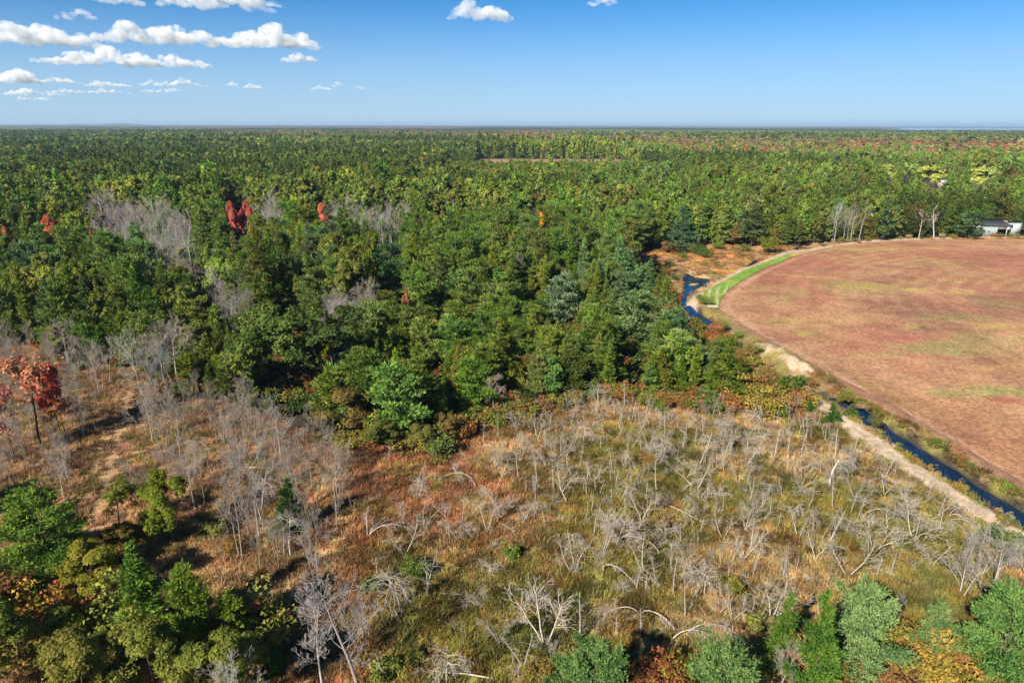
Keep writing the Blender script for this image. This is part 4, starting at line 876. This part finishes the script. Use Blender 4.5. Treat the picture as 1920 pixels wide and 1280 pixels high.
SP = [('old', 1370, 845, 1.0, .3, 'thick old dead tree with curved trunk in the upper right of the clearing'), ('old', 1557, 912, .95, 2.0, 'thick shaggy old dead tree near the sandy road'),
      ('fork', 1590, 1078, 1.25, .5, 'tall pale forked dead tree in the lower right'), ('droop', 1165, 935, 1.0, 1., 'dense drooping grey dead tree in the middle of the clearing'),
      ('arch', 1240, 1040, 1.2, .2, 'biggest arching dead sapling cluster right of the middle'), ('brush', 1245, 1010, 1.2, .2, 'big tangled dead brush pile right of the middle'),
      ('pole', 838, 1002, 1.1, 0., 'straight thin dead tree left of the middle with a long shadow'), ('pole', 868, 985, 1.2, 1., 'dark straight dead pole with a flat broken top'),
      ('droop', 755, 1133, 1.6, 2., 'large drooping dead tree with leaning foot, lower middle'), ('arch', 690, 1010, 1.1, 2., 'long white fallen bough left of the drooping trees'),
      ('fork', 1022, 1212, 1.3, 0., 'tall thin dead tree near the bottom middle'), ('fork', 1130, 790, .9, 1.0, 'leaning forked dead tree at the top of the clearing'),
      ('fork', 1715, 1010, 1.3, 2.2, 'tall pale forked dead tree beside the sandy road'), ('arch', 1200, 1150, 1.1, 3., 'arching dead sapling bent over brown brush near the bottom')]
used = []
for kd, u, v, s, rz_, lb in SP:
    x, y = (float(q) for q in G(u, v)); put_snag(kd, x, y, s, rz_, label=lb); used.append((x, y))
xs = np.arange(CLEAR[:, 0].min(), CLEAR[:, 0].max(), 3.55); ys = np.arange(CLEAR[:, 1].min(), CLEAR[:, 1].max(), 3.55)
X, Y = np.meshgrid(xs, ys); X = (X + rng.uniform(-2.1, 2.1, X.shape)).ravel(); Y = (Y + rng.uniform(-2.1, 2.1, Y.shape)).ravel()
k = inpoly(X, Y, CLEAR); X = X[k]; Y = Y[k]; U, Vv = UV(X, Y)
dens = np.where(U < 1000, .34, .86); k = (rng.random(len(X)) < dens) & (dline(X, Y, ROAD) > 3.5); X = X[k]; Y = Y[k]; U = U[k]; Vv = Vv[k]
for x, y, u, v in zip(X, Y, U, Vv):
    if min(math.hypot(x - a, y - b_) for a, b_ in used) < 2.5: continue
    p = [.36, .09, .12, .22, .11, .10] if v > 880 else [.52, .04, .10, .19, .08, .07]
    kd = SK[int(rng.choice(6, p=p))]; s = rng.uniform(.6, 1.15) * (1.0 if v > 850 else .85)
    put_snag(kd, float(x), float(y), float(s), float(rng.uniform(0, 6.28)))
print('SNAGS', sum(t['name'] == 'dead_tree' for t in THINGS))
# slender bare trees on the left
LEFT = Gs([(-60, 668), (60, 668), (200, 705), (300, 760), (470, 782), (620, 850), (640, 930), (660, 990), (600, 1070), (480, 1085), (400, 1000), (180, 985), (60, 930), (-80, 1000)])
xs = np.arange(LEFT[:, 0].min(), LEFT[:, 0].max(), 3.15); ys = np.arange(LEFT[:, 1].min(), LEFT[:, 1].max(), 3.15)
X, Y = np.meshgrid(xs, ys); X = (X + rng.uniform(-2, 2, X.shape)).ravel(); Y = (Y + rng.uniform(-2, 2, Y.shape)).ravel()
k = inpoly(X, Y, LEFT) & (dline(X, Y, TRACK) > 3.0) & (rng.random(len(X)) < .75); X = X[k]; Y = Y[k]
for x, y in zip(X, Y):
    if rng.random() < .86:
        s = rng.uniform(.42, .98); i = int(rng.integers(0, 4)); D = math.hypot(x, y)
        thing('bare_tree', pair('ba', i, 1), float(x), float(y), (s * .62, s * .62, s), float(rng.uniform(0, 6.28)), np.array([.28, .24, .20]) * rng.uniform(.75, 1.2), 'slender grey', h=11 * s)
    else:
        put_snag(SK[int(rng.choice(6, p=[.4, .08, .14, .22, .12, .04]))], float(x), float(y), float(rng.uniform(.8, 1.35)), float(rng.uniform(0, 6.28)), c=np.array([.28, .24, .20]) * rng.uniform(.75, 1.2))
# past the three hundred: the smaller dead sticks between them, as one mass
rgs = np.random.default_rng(41); n_ = 2300; X = rgs.uniform(CLEAR[:, 0].min(), CLEAR[:, 0].max(), n_); Y = rgs.uniform(CLEAR[:, 1].min(), CLEAR[:, 1].max(), n_)
U, Vv = UV(X, Y); k = inpoly(X, Y, CLEAR) & (dline(X, Y, ROAD) > 3.) & (rgs.random(n_) < np.where(U < 1000, .16, .42)); X = X[k]; Y = Y[k]
sk_ = [merged(snag('dead', kd_, 700 + 5 * i, M_dead_i), 'dead_brush') for i, kd_ in enumerate(['pole', 'pole', 'fork', 'pole', 'fallen', 'pole', 'brush', 'fallen'])]
scatter('dead_brush', np.c_[X, Y, ground_z(X, Y)], rgs.uniform(0, 6.28, len(X)), rgs.uniform(.35, .8, len(X)), rgs.integers(0, 8, len(X)), np.array([.38, .335, .265]) * rgs.uniform(.7, 1.15, (len(X), 1)), sk_)
print('BRUSH', len(X))
print('SNAGS', sum(t['name'] == 'dead_tree' for t in THINGS), 'BARE', sum(t['name'] == 'bare_tree' for t in THINGS))

# ------------------------------------------------------------------ shrubs
SH = [two(shrub('shrub', 500 + i, 1.0 + .15 * i, 1500, .15), 'shrub') for i in range(4)]
def put_shrub(x, y, s, c, word, label=None):
    return thing('shrub', SH[int(rng.integers(0, 4))], x, y, s, float(rng.uniform(0, 6.28)), vary(c), word, part2='foliage', label=label, h=1.2 * s if not hasattr(s, '__len__') else 1.2 * s[2])
SC = {'green': (.125, .17, .03), 'dark green': (.07, .115, .028), 'russet': (.235, .115, .04), 'golden': (.25, .19, .04), 'olive': (.17, .165, .035), 'tan': (.36, .25, .12)}
for u, v, s, w_ in [(1440, 474, 3.4, 'green'), (1250, 474, 3.2, 'russet'), (1308, 478, 2.3, 'dark green'), (1330, 478, 1.8, 'green'), (1345, 468, 2.0, 'green'), (1395, 470, 2., 'olive'), (1278, 484, 1.6, 'green'), (1318, 483, 1.9, 'dark green'),
                   (1322, 572, 1.5, 'green'), (1352, 620, 1.5, 'green'), (1384, 632, .9, 'green'), (1408, 663, 1.3, 'olive'), (1428, 662, .8, 'green'), (1312, 562, 1.0, 'olive'), (1255, 500, 1.6, 'olive'),
                   (1510, 720, 1.1, 'green'), (1520, 722, 1.0, 'russet'), (1640, 800, 1.0, 'olive'), (1512, 796, .7, 'dark green'), (1536, 793, .5, 'dark green'), (960, 1046, 1.2, 'green'), (785, 1080, 1.3, 'green'), (722, 1275, 1.5, 'green'), (775, 1245, 1., 'olive'),
                   (408, 1005, 1.3, 'olive'), (445, 1030, 1.2, 'russet'), (1890, 1035, 1.6, 'green'), (1860, 1020, 1.3, 'dark green'), (1370, 1110, 1.4, 'olive'), (1420, 1180, 1.2, 'olive'), (1080, 1260, 1.4, 'olive'), (1010, 1275, 1.2, 'olive'), (700, 1110, 1.1, 'dark green')]:
    x, y = (float(q) for q in G(u, v)); put_shrub(x, y, s, SC[w_], w_)
def shrub_run(pts, n, s0, s1, words, jx=1.5, z=0):
    P = Gs(pts); L = np.r_[0, np.cumsum(np.hypot(*np.diff(P, axis=0).T))]
    for t in np.sort(rng.random(n)) * L[-1]:
        x = np.interp(t, L, P[:, 0]) + rng.normal(0, jx); y = np.interp(t, L, P[:, 1]) + rng.normal(0, jx)
        w_ = str(rng.choice(words)); put_shrub(float(x), float(y), float(rng.uniform(s0, s1)), SC[w_], w_)
shrub_run([(1560, 740), (1640, 775), (1700, 800), (1760, 845), (1850, 895), (1920, 940)], 24, .5, 1.0, ['olive', 'russet', 'tan', 'olive'], .8)
shrub_run([(1620, 800), (1700, 858), (1784, 908), (1860, 955), (1920, 1000)], 14, .4, .8, ['olive', 'tan', 'golden'], .5)
shrub_run([(1120, 738), (1200, 760), (1300, 768), (1400, 768), (1500, 755)], 44, 1.3, 2.4, ['russet', 'russet', 'olive', 'golden', 'green'], 1.6)
shrub_run([(600, 838), (690, 842), (840, 845), (880, 815), (960, 790), (1060, 755)], 26, 1.2, 2.2, ['russet', 'olive', 'golden', 'olive'], 1.6)
shrub_run([(1320, 628), (1370, 655), (1410, 700), (1440, 735)], 14, 1.4, 2.4, ['russet', 'russet', 'olive'], 1.4)
shrub_run([(1200, 495), (1235, 515), (1250, 560), (1290, 612)], 16, 1.0, 1.7, ['russet', 'olive', 'dark green'], 2.2)
shrub_run([(1480, 1275), (1560, 1270), (1640, 1258), (1700, 1240), (1780, 1262), (1860, 1290), (1930, 1290)], 50, 1.3, 2.1, ['russet', 'golden', 'olive', 'green'], 1.5)
shrub_run([(1170, 1300), (1240, 1290), (1290, 1280)], 9, 1.0, 1.7, ['russet', 'golden'], .9)
shrub_run([(10, 1150), (90, 1190), (180, 1240), (300, 1275), (430, 1290), (480, 1200)], 34, 1.4, 2.6, ['golden', 'olive', 'russet', 'olive'], 2.2)
shrub_run([(1840, 441), (1880, 444), (1930, 444)], 10, .7, 1.2, ['tan', 'olive', 'russet'], 1.5)
shrub_run([(1560, 455), (1660, 448), (1800, 443)], 16, .6, 1.3, ['olive', 'olive', 'tan'], 1.5)
print('SHRUBS', sum(t['name'] == 'shrub' for t in THINGS))
# undergrowth below the trees and low brush of the open land: nobody could count it
rgu = np.random.default_rng(77)
un = [shrub('undergrowth', 520 + i, 1.0, 330, .30, M_fol_i) for i in range(3)]
n_ = 9000; X = rgu.uniform(-170, 120, n_); Y = rgu.uniform(60, 250, n_); k = (~inpoly(X, Y, OPEN)) & (np.abs(X) < Y * .85 + 10); X = X[k]; Y = Y[k]
m_ = rgu.integers(0, 4, len(X)); pal_ = np.array([SC['russet'], SC['olive'], SC['green'], SC['dark green']]) * .8
scatter('undergrowth', np.c_[X, Y, ground_z(X, Y)], rgu.uniform(0, 6.28, len(X)), rgu.uniform(.7, 1.9, len(X)), rgu.integers(0, 3, len(X)), pal_[m_] * rgu.uniform(.7, 1.2, (len(X), 1)), [merged(t_, 'undergrowth') for t_ in un])

# grass, sedge and low brush
def tuft(seed, blades=34, h=.55, spread=.42, w=.05):
    rg = np.random.default_rng(seed); P = np.c_[rg.normal(0, spread * .5, (blades, 2)), np.zeros(blades)]
    D = np.c_[rg.normal(0, .55, (blades, 2)), np.ones(blades)]; V, F = sprays(P, D, h, w / h * 1.0, rg, .15)
    return make_mesh('grass_tuft', V, F, [M_grass], tone=np.clip(rg.normal(.5, .22, len(F)), 0, 1))
def heath(seed, n=170, r=.75, leaf=.12):
    rg = np.random.default_rng(seed); q = norm(rg.normal(0, 1, (n, 3))); q[:, 2] = np.abs(q[:, 2]) * .7
    lump = 1 + .35 * np.sin(q[:, 0] * 5 + seed) * np.cos(q[:, 1] * 4); C_ = q * (r * lump * rg.uniform(.5, 1.1, n))[:, None]
    V, F = leaves(C_, q + [0, 0, .4], leaf, rg, .7); V2, F2 = sprays(C_[:60] * [1, 1, .5], q[:60] + [0, 0, .6], .5, .09, rg, .4)
    return make_mesh('low_brush', np.concatenate([V, V2]), np.concatenate([F, F2 + len(V)]), [M_grass], tone=np.clip(rg.normal(.5, .25, n + 60), 0, 1))
T_ = [tuft(1), tuft(2, 40, .75, .5), tuft(3, 28, .4, .5)]; H_ = [heath(4), heath(5, 200, .9), heath(6, 150, .6)]
def cover(name, poly, n, sc0, sc1, protos, cfun, excl=(), seed=5):
    rg = np.random.default_rng(seed); X = rg.uniform(poly[:, 0].min(), poly[:, 0].max(), n); Y = rg.uniform(poly[:, 1].min(), poly[:, 1].max(), n)
    k = inpoly(X, Y, poly)
    for ln, d_ in excl: k &= dline(X, Y, ln) > d_
    for P in (POND, POOL2, POOL3, FIELD, STRIP): k &= ~inpoly(X, Y, P)
    u, v = UV(X, Y); k &= (u > -120) & (u < 2060)
    X = X[k]; Y = Y[k]; c = cfun(X, Y)
    c = c * np.clip(rg.normal(1., .24, (len(X), 1)), .45, 1.8) * (.55 + .95 * vnoise(X, Y, 2.2, 61))[:, None] * np.clip(rg.normal(1, .08, (len(X), 3)), .7, 1.3)
    s = rg.uniform(sc0, sc1, len(X)); scatter(name, np.c_[X, Y, ground_z(X, Y) - .03], rg.uniform(0, 6.28, len(X)), s, rg.integers(0, len(protos), len(X)), np.clip(c, .01, .8), protos)
    print(name, len(X))
NEARP = np.concatenate([_e[:28], Gs([(1500, 745), (1420, 690), (1406, 668), (1430, 645), (1500, 690), (1549, 701), (1616, 751), (1717, 798), (1784, 842), (1920, 929), (2200, 1100)]), [[70, 35], [-60, 35]]])
NEARP = np.concatenate([_e[:28], Gs([(1500, 745), (1420, 690), (1406, 668), (1430, 645), (1500, 690), (1549, 701), (1616, 751), (1717, 798), (1784, 842), (1920, 929), (2300, 1150)]), [[60, 30], [-70, 30], [-140, 60]]])
cover('grass', NEARP, 95000, .6, 1.25, T_, ground_col, ((CANAL, 2.6), (ROAD, 1.7), (TRACK, .5), (MOUND, 1.6)), 11)
def brushcol(x, y):
    c = ground_col(x, y); n = fbm(x, y, 7, 44, 3); return mix(c * .85, np.array([.21, .075, .028]), sstep(.52, .62, n) * .5)
cover('low_brush', NEARP, 34000, .4, 1.15, H_, brushcol, ((CANAL, 3.2), (ROAD, 2.6), (TRACK, 3.0), (MOUND, 3.2)), 12)
FARP = Gs([(1255, 575), (1255, 548), (1228, 512), (1196, 503), (1162, 490), (1215, 470), (1250, 463), (1300, 458), (1400, 461), (1500, 459), (1580, 452), (1700, 446), (1960, 441), (1960, 446), (1640, 450), (1500, 470), (1395, 505), (1320, 548), (1290, 570), (1340, 600), (1430, 650), (1420, 670), (1370, 645), (1296, 606)])
def meadow(x, y):
    c = ground_col(x, y); n = fbm(x, y, 10, 47, 3); return mix(c, np.array([.36, .23, .05]), sstep(.52, .6, n) * .6)
cover('meadow_brush', FARP, 16000, .8, 1.5, H_, meadow, ((CANAL, 2.6), (ROAD2, 2.6)), 13)

# ------------------------------------------------------------------ barn at the far edge of the field
M_wall = simple_mat('weathered_white_boards', (.30, .36, .345), .7, .15, 1.2); M_white = simple_mat('white_boards', (.42, .46, .46), .6, .08, 1.)
M_roof = simple_mat('dark_roof', (.055, .055, .065), .7, .25, .6); M_dark = simple_mat('barn_inside', (.03, .028, .025), .9, .3, 2); M_tan = simple_mat('tan_boards', (.30, .25, .19), .85, .2, 1.)
M_greyroof = simple_mat('grey_metal_roof', (.34, .35, .40), .45, .12, .5)
def boxes(L):
    V = []; F = []
    f = [[0, 1, 3, 2], [4, 6, 7, 5], [0, 4, 5, 1], [2, 3, 7, 6], [0, 2, 6, 4], [1, 5, 7, 3]]
    for x0, x1, y0, y1, z0, z1 in L:
        b0 = len(V); V += [(x, y, z) for x in (x0, x1) for y in (y0, y1) for z in (z0, z1)]; F += [[q + b0 for q in r] for r in f]
    return np.array(V, float), np.array(F)
def part(name, L, mat, parent, shear=None):
    V, F = boxes(L)
    if shear is not None: V = shear(V)
    return add_obj(name, make_mesh(name, V, F, [mat]), parent)
bx, byy = (float(q) for q in G(1843, 443)); barn = bpy.data.objects.new('barn', None); COL.objects.link(barn); barn.location = (bx + .5, byy + 3, 0); barn.rotation_euler = (0, 0, R_(-6))
tag(barn, 'long white-walled barn with dark roof and open front at the far field edge', 'barn')
slope = lambda V: V + np.c_[np.zeros((len(V), 2)), (V[:, 1]) * .22]
for k_ in range(11):       # front boards, each its own panel
    x0 = k_ * .66; me_ = part('wall_panel', [(x0, x0 + .62, 0, .12, 0, 5.0 + .0)], M_wall, barn)
part('wall', [(7.3, 11.2, .02, .14, 4.0, 4.98)], M_tan, barn)
part('side_wall', [(-.14, 0, 0, 9, 0, 5.1)], M_wall, barn); part('back_wall', [(0, 16, 8.9, 9.04, 0, 6.6)], M_tan, barn); part('side_wall', [(15.9, 16.04, 2, 8.8, 0, 5.2)], M_white, barn)
part('floor', [(0, 16, .2, 8.8, .02, .12)], M_dark, barn)
for k_ in range(9): part('roof_panel', [(-.5 + k_ * 1.45, .93 + k_ * 1.45, -.6, 9.2, 5.1, 5.24)], M_roof, barn, slope)
for px in (11.2, 13.3): part('post', [(px, px + .3, .02, .3, 0, 4.0)], M_white, barn)
part('hatch_panel', [(11.2, 12.9, -.08, .02, 3.2, 5.0)], M_white, barn); part('lintel', [(7.3, 16.1, .15, .4, 3.6, 3.9)], M_tan, barn)
part('annex_wall', [(13.6, 17.2, -.2, .0, 1.6, 6.0)], M_white, barn, lambda V: V + np.c_[np.zeros((len(V), 2)), (V[:, 0] - 13.6) * .18]); part('annex_wall', [(14.2, 15.8, -.1, .02, 0, 1.6)], M_white, barn)
part('annex_roof', [(12.7, 17.4, -.4, 6, 5.9, 6.03)], M_greyroof, barn, lambda V: V + np.c_[np.zeros((len(V), 2)), (V[:, 0] - 15.) * .12])
fx, fy = (float(q) for q in G(1772, 352)); house = bpy.data.objects.new('shed', None); COL.objects.link(house); house.location = (fx - 4, fy, 0)
tag(house, 'small grey metal roof of a farm shed beside the broad yellow-green round tree', 'shed')
part('wall', [(0, 9, 0, 8, 0, 5)], M_tan, house)
part('roof', [(-.4, 9.4, -.5, 4.0, 5.0, 5.15)], M_greyroof, house, lambda V: V + np.c_[np.zeros((len(V), 2)), (V[:, 1] + .5) * .5]); part('roof', [(-.4, 9.4, 4.003, 8.5, 5.0, 5.15)], M_greyroof, house, lambda V: V + np.c_[np.zeros((len(V), 2)), (8.5 - V[:, 1]) * .5])
# radio mast on the horizon
M_mast = simple_mat('mast_paint', (.34, .32, .34), .6)
mast = bpy.data.objects.new('radio_mast', None); COL.objects.link(mast); md_ = 5200.; mx_ = (757.5 - 960) / FPX * md_ * .985; mast.location = (mx_, md_, 0)
tag(mast, 'thin lattice radio mast standing alone on the horizon', 'mast')
hh = 104.; leg = np.array([[[math.cos(a) * 1.7, math.sin(a) * 1.7, z] for z in (0, hh)] for a in (0, 2.1, 4.2)])
for q in range(3):
    V, F = tubes(leg[q:q + 1], np.full((1, 2), .42), 4); add_obj('leg', make_mesh('mast_leg', V, F, [M_mast]), mast)
br = np.array([[leg[q % 3, 0] * [1, 1, 0] + [0, 0, z], leg[(q + 1) % 3, 0] * [1, 1, 0] + [0, 0, z + 3]] for z in np.arange(1, hh - 4, 3.) for q in range(3)])
V, F = tubes(br, np.full(br.shape[:2], .2), 3); add_obj('bracing', make_mesh('bracing', V, F, [M_mast]), mast)

# ------------------------------------------------------------------ clouds
M_cloud, n, l = new_mat('cloud')
o_ = n.new('ShaderNodeOutputMaterial'); v_ = n.new('ShaderNodeVolumeScatter'); v_.inputs['Color'].default_value = (.975, .97, .985, 1); v_.inputs['Density'].default_value = .0046; v_.inputs['Anisotropy'].default_value = -.15
tc = n.new('ShaderNodeTexCoord'); tn_ = n.new('ShaderNodeTexNoise'); tn_.inputs['Scale'].default_value = .0062; tn_.inputs['Detail'].default_value = 5; tn_.inputs['Roughness'].default_value = .62
mr_ = n.new('ShaderNodeMapRange'); mr_.inputs['From Min'].default_value = .40; mr_.inputs['From Max'].default_value = .62; mr_.inputs['To Min'].default_value = .0; mr_.inputs['To Max'].default_value = .0085
l.new(tc.outputs['Object'], tn_.inputs['Vector']); l.new(tn_.outputs['Fac'], mr_.inputs['Value']); l.new(mr_.outputs[0], v_.inputs['Density']); l.new(v_.outputs[0], o_.inputs['Volume']); M_cloud.cycles.volume_step_rate = .12
def sky_at(u, v, alt):
    dx = (u - 960) / FPX; dy = (640 - v) / FPX; dz = dy * cp - sp; t = (alt - CAM_H) / dz
    return t * dx, t * (cp + dy * sp), t
tex = bpy.data.textures.new('cloud_billow', 'CLOUDS'); tex.noise_scale = 190; tex.noise_depth = 4
CL = [  # left, right, base row, top row, lobes, label
 (428, 597, 90, 44, 9, 'biggest white cloud, right half, with a rounded right end'), (165, 440, 83, 40, 12, 'long white cloud joined to the rounded one, tapering left'),
 (-20, 178, 87, 42, 10, 'white cloud at the left edge with a peak at its middle'), (110, 290, 125, 86, 9, 'lower white cloud, left part with two humps'), (230, 396, 127, 98, 7, 'lower white cloud, right part thinning to a tail'), (58, 120, 120, 100, 4, 'faint small cloud left of the two humped one'),
 (523, 592, 118, 97, 5, 'small separate white cloud below the rounded end'), (-25, 75, 157, 125, 6, 'low cloud at the left edge'), (60, 150, 158, 143, 5, 'flat low cloud right of the left edge one'),
 (160, 240, 165, 149, 5, 'flat low cloud, second from the left in the low row'), (265, 386, 163, 147, 6, 'flat low cloud in the middle of the low row'), (264, 345, 175, 164, 4, 'thin flat cloud just under the low row'),
 (0, 110, 181, 166, 5, 'lowest thin cloud streak at the far left'), (90, 245, 178, 166, 6, 'lowest thin cloud streak right of the far left one'), (30, 95, 190, 179, 3, 'tiny low cloud above the left horizon'),
 (415, 446, 163, 153, 3, 'tiny white cloud, left of the two under the small cloud'), (454, 492, 168, 155, 3, 'tiny white cloud, right of the two under the small cloud'), (584, 622, 170, 159, 3, 'tiny white cloud right of the middle left, leftmost of three'), (655, 684, 168, 160, 3, 'tiny white cloud, rightmost of three'), (620, 642, 163, 153, 2, 'tiny white cloud, middle one of three'),
 (300, 520, 16, -30, 9, 'cloud cut by the top edge left of the middle'), (180, 268, 10, -20, 5, 'cloud cut by the top edge near the left'), (836, 965, 38, 0, 6, 'ragged cloud right of the top middle'), (1098, 1158, 10, -12, 3, 'small cloud cut by the top edge right of the middle'), (105, 175, 38, 14, 4, 'faint cloud wisp at the upper left')]
tex2 = bpy.data.textures.new('cloud_fluff', 'CLOUDS'); tex2.noise_scale = 60; tex2.noise_depth = 4
ALT = 1500.
for ci_, (ul, ur, vb, vt, nl, lb) in enumerate(CL):
    rg = np.random.default_rng(900 + ci_); thin = 'faint' in lb or 'ragged' in lb
    x0, y0, t0 = sky_at((ul + ur) / 2, vb, ALT); d = t0; Wd = (ur - ul) / FPX * d; Ht = (vb - vt) / FPX * d
    ico = bmesh_ico = None
    V = []; F = []
    import bmesh
    bm = bmesh.new(); m_ = nl * 5
    for q in range(m_):
        tq = (q + rg.random()) / m_ ; env = (math.sin(math.pi * min(max(tq, .03), .97)) ** .55) * (.45 + .55 * abs(math.sin(tq * math.pi * (nl * .33) + ci_)))
        r = Ht * rg.uniform(.16, .34) * (.45 + .75 * env); cx_ = (tq - .5) * (Wd - 1.4 * r); zc = r * .55 + rg.random() ** 1.3 * max(Ht * env - r * 1.4, 0); yc = rg.uniform(-.5, .5) * min(Wd * .5, 900)
        mt = Matrix.Translation((cx_, yc, zc)) @ Matrix.Diagonal((1.5, 1.3, .8, 1))
        bmesh.ops.create_icosphere(bm, subdivisions=2, radius=r, matrix=mt)
    for vtx in bm.verts:
        if vtx.co.z < 0: vtx.co.z *= .25
    me = bpy.data.meshes.new('cloud'); bm.to_mesh(me); bm.free(); me.materials.append(M_cloud)
    o = add_obj('cloud', me, loc=(x0, y0, ALT)); o.rotation_euler = (0, 0, -math.atan2(x0, y0))
    rm = o.modifiers.new('blend', 'REMESH'); rm.mode = 'VOXEL'; rm.voxel_size = max(Ht / 34, Wd / 340)
    dm = o.modifiers.new('billow', 'DISPLACE'); dm.texture = tex; dm.strength = Ht * .28; dm.mid_level = .55; dm.texture_coords = 'LOCAL'; dm2 = o.modifiers.new('fluff', 'DISPLACE'); dm2.texture = tex2; dm2.strength = Ht * .13; dm2.mid_level = .5; dm2.texture_coords = 'LOCAL'
    tag(o, lb, 'cloud', 'clouds in the sky')

# ------------------------------------------------------------------ the air
M_air, n, l = new_mat('haze')
o_ = n.new('ShaderNodeOutputMaterial'); v_ = n.new('ShaderNodeVolumePrincipled'); v_.inputs['Color'].default_value = (.55, .75, 1, 1); v_.inputs['Density'].default_value = 5.5e-5; v_.inputs['Anisotropy'].default_value = .1
l.new(v_.outputs[0], o_.inputs['Volume'])
V, F = boxes([(-61000, 61000, -3500, 61000, -3.5, 112.)])
HAZE = True
if HAZE: tag(add_obj('haze', make_mesh('haze', V, F, [M_air])), kind='stuff')

# ------------------------------------------------------------------ labels
LM = [('the big lone round pine', 745, 755), ('the huge oak with the pale trunk', 545, 650), ('the red-orange maple', 72, 750), ('the sandy track', 215, 800), ('the broad bright green pine', 100, 1005), ('the upright yellow-green tree', 326, 960),
      ('the lone young spruce', 548, 950), ('the whitish bare tree', 605, 1190), ('the silvery pine', 1600, 1180), ('the bottom right corner pine', 1865, 1190), ('the wide pine top at the bottom edge', 1350, 1240), ('the blue-green pine top right of bottom centre', 1110, 1240),
      ('the thick old dead tree', 1370, 800), ('the shaggy dead tree near the road', 1557, 870), ('the tall pale forked dead tree', 1590, 1030), ('the dense drooping dead tree', 1165, 900), ('the big dead brush pile', 1245, 1010), ('the flat-topped dead pole', 868, 950),
      ('the large drooping dead tree', 755, 1080), ('the young pine on the road', 1559, 772), ('the ditch water', 1750, 860), ('the pond', 1300, 540), ('the large wide pine by the ditch', 1195, 605), ('the tall dark pine', 730, 540), ('the scarlet maple at left', 93, 440), ('the close red maple pair', 444, 412),
      ('the coral red maple', 603, 412), ('the orange maple', 1013, 415), ('the biggest meadow pine', 1275, 430), ('the tan needled pine', 1376, 435), ('the barn', 1875, 425), ('the field-edge bare pair', 1736, 410), ('the far brown field', 1030, 304), ('the broad yellow-green farm tree', 1748, 328),
      ('the pale bare tree among pines', 385, 540), ('the smallest scarlet maple', 168, 462), ('the left photo edge', 0, 580), ('the left photo edge horizon', 0, 330), ('the tall thin dead tree near bottom', 1022, 1160), ('the rust-red little maple', 761, 572), ('the forked dead pair at the road', 1700, 970), ('the yellowish leafy tree', 820, 635), ('the pale tree above the track', 270, 690)]
lu = np.array([q[1] for q in LM], float); lv_ = np.array([q[2] for q in LM], float)
ORD = ['closest', 'second closest', 'third closest', 'fourth closest', 'fifth closest', 'sixth closest', 'seventh closest', 'eighth closest', 'ninth closest', 'tenth closest']
def ordn(k): return ORD[k] if k < 10 else '%d%s closest' % (k + 1, 'th' if 10 <= (k + 1) % 100 <= 20 else {1: 'st', 2: 'nd', 3: 'rd'}.get((k + 1) % 10, 'th'))
bins = {}
for t_ in THINGS:
    if t_['label']: t_['o']['label'] = t_['label']; continue
    u, v = (float(q) for q in UV(t_['x'], t_['y'], t_['h'] * .6)); d = np.hypot(lu - u, (lv_ - v) * 1.3); j = int(np.argmin(d)); du, dv = u - lu[j], v - lv_[j]
    if abs(du) > abs(dv): s_ = 'right of' if du > 0 else 'left of'
    else: s_ = 'below' if dv > 0 else 'above'
    bins.setdefault((t_['name'], t_['word'], s_, j), []).append((d[j], id(t_), t_))
for (nm_, w_, s_, j), L in bins.items():
    L.sort()
    for k_, (_, _, t_) in enumerate(L):
        head = w_ if nm_ == 'dead_tree' else w_ + ' ' + KW[nm_][0]
        t_['o']['label'] = '%s, %s %s %s' % (head, ordn(k_), s_, LM[j][0])
labs = [t_['o']['label'] for t_ in THINGS]; print('THINGS', len(THINGS), 'labels', len(set(labs)), 'longest', max(len(q.split()) for q in labs))
from collections import Counter
print(Counter(t_['name'] for t_ in THINGS))
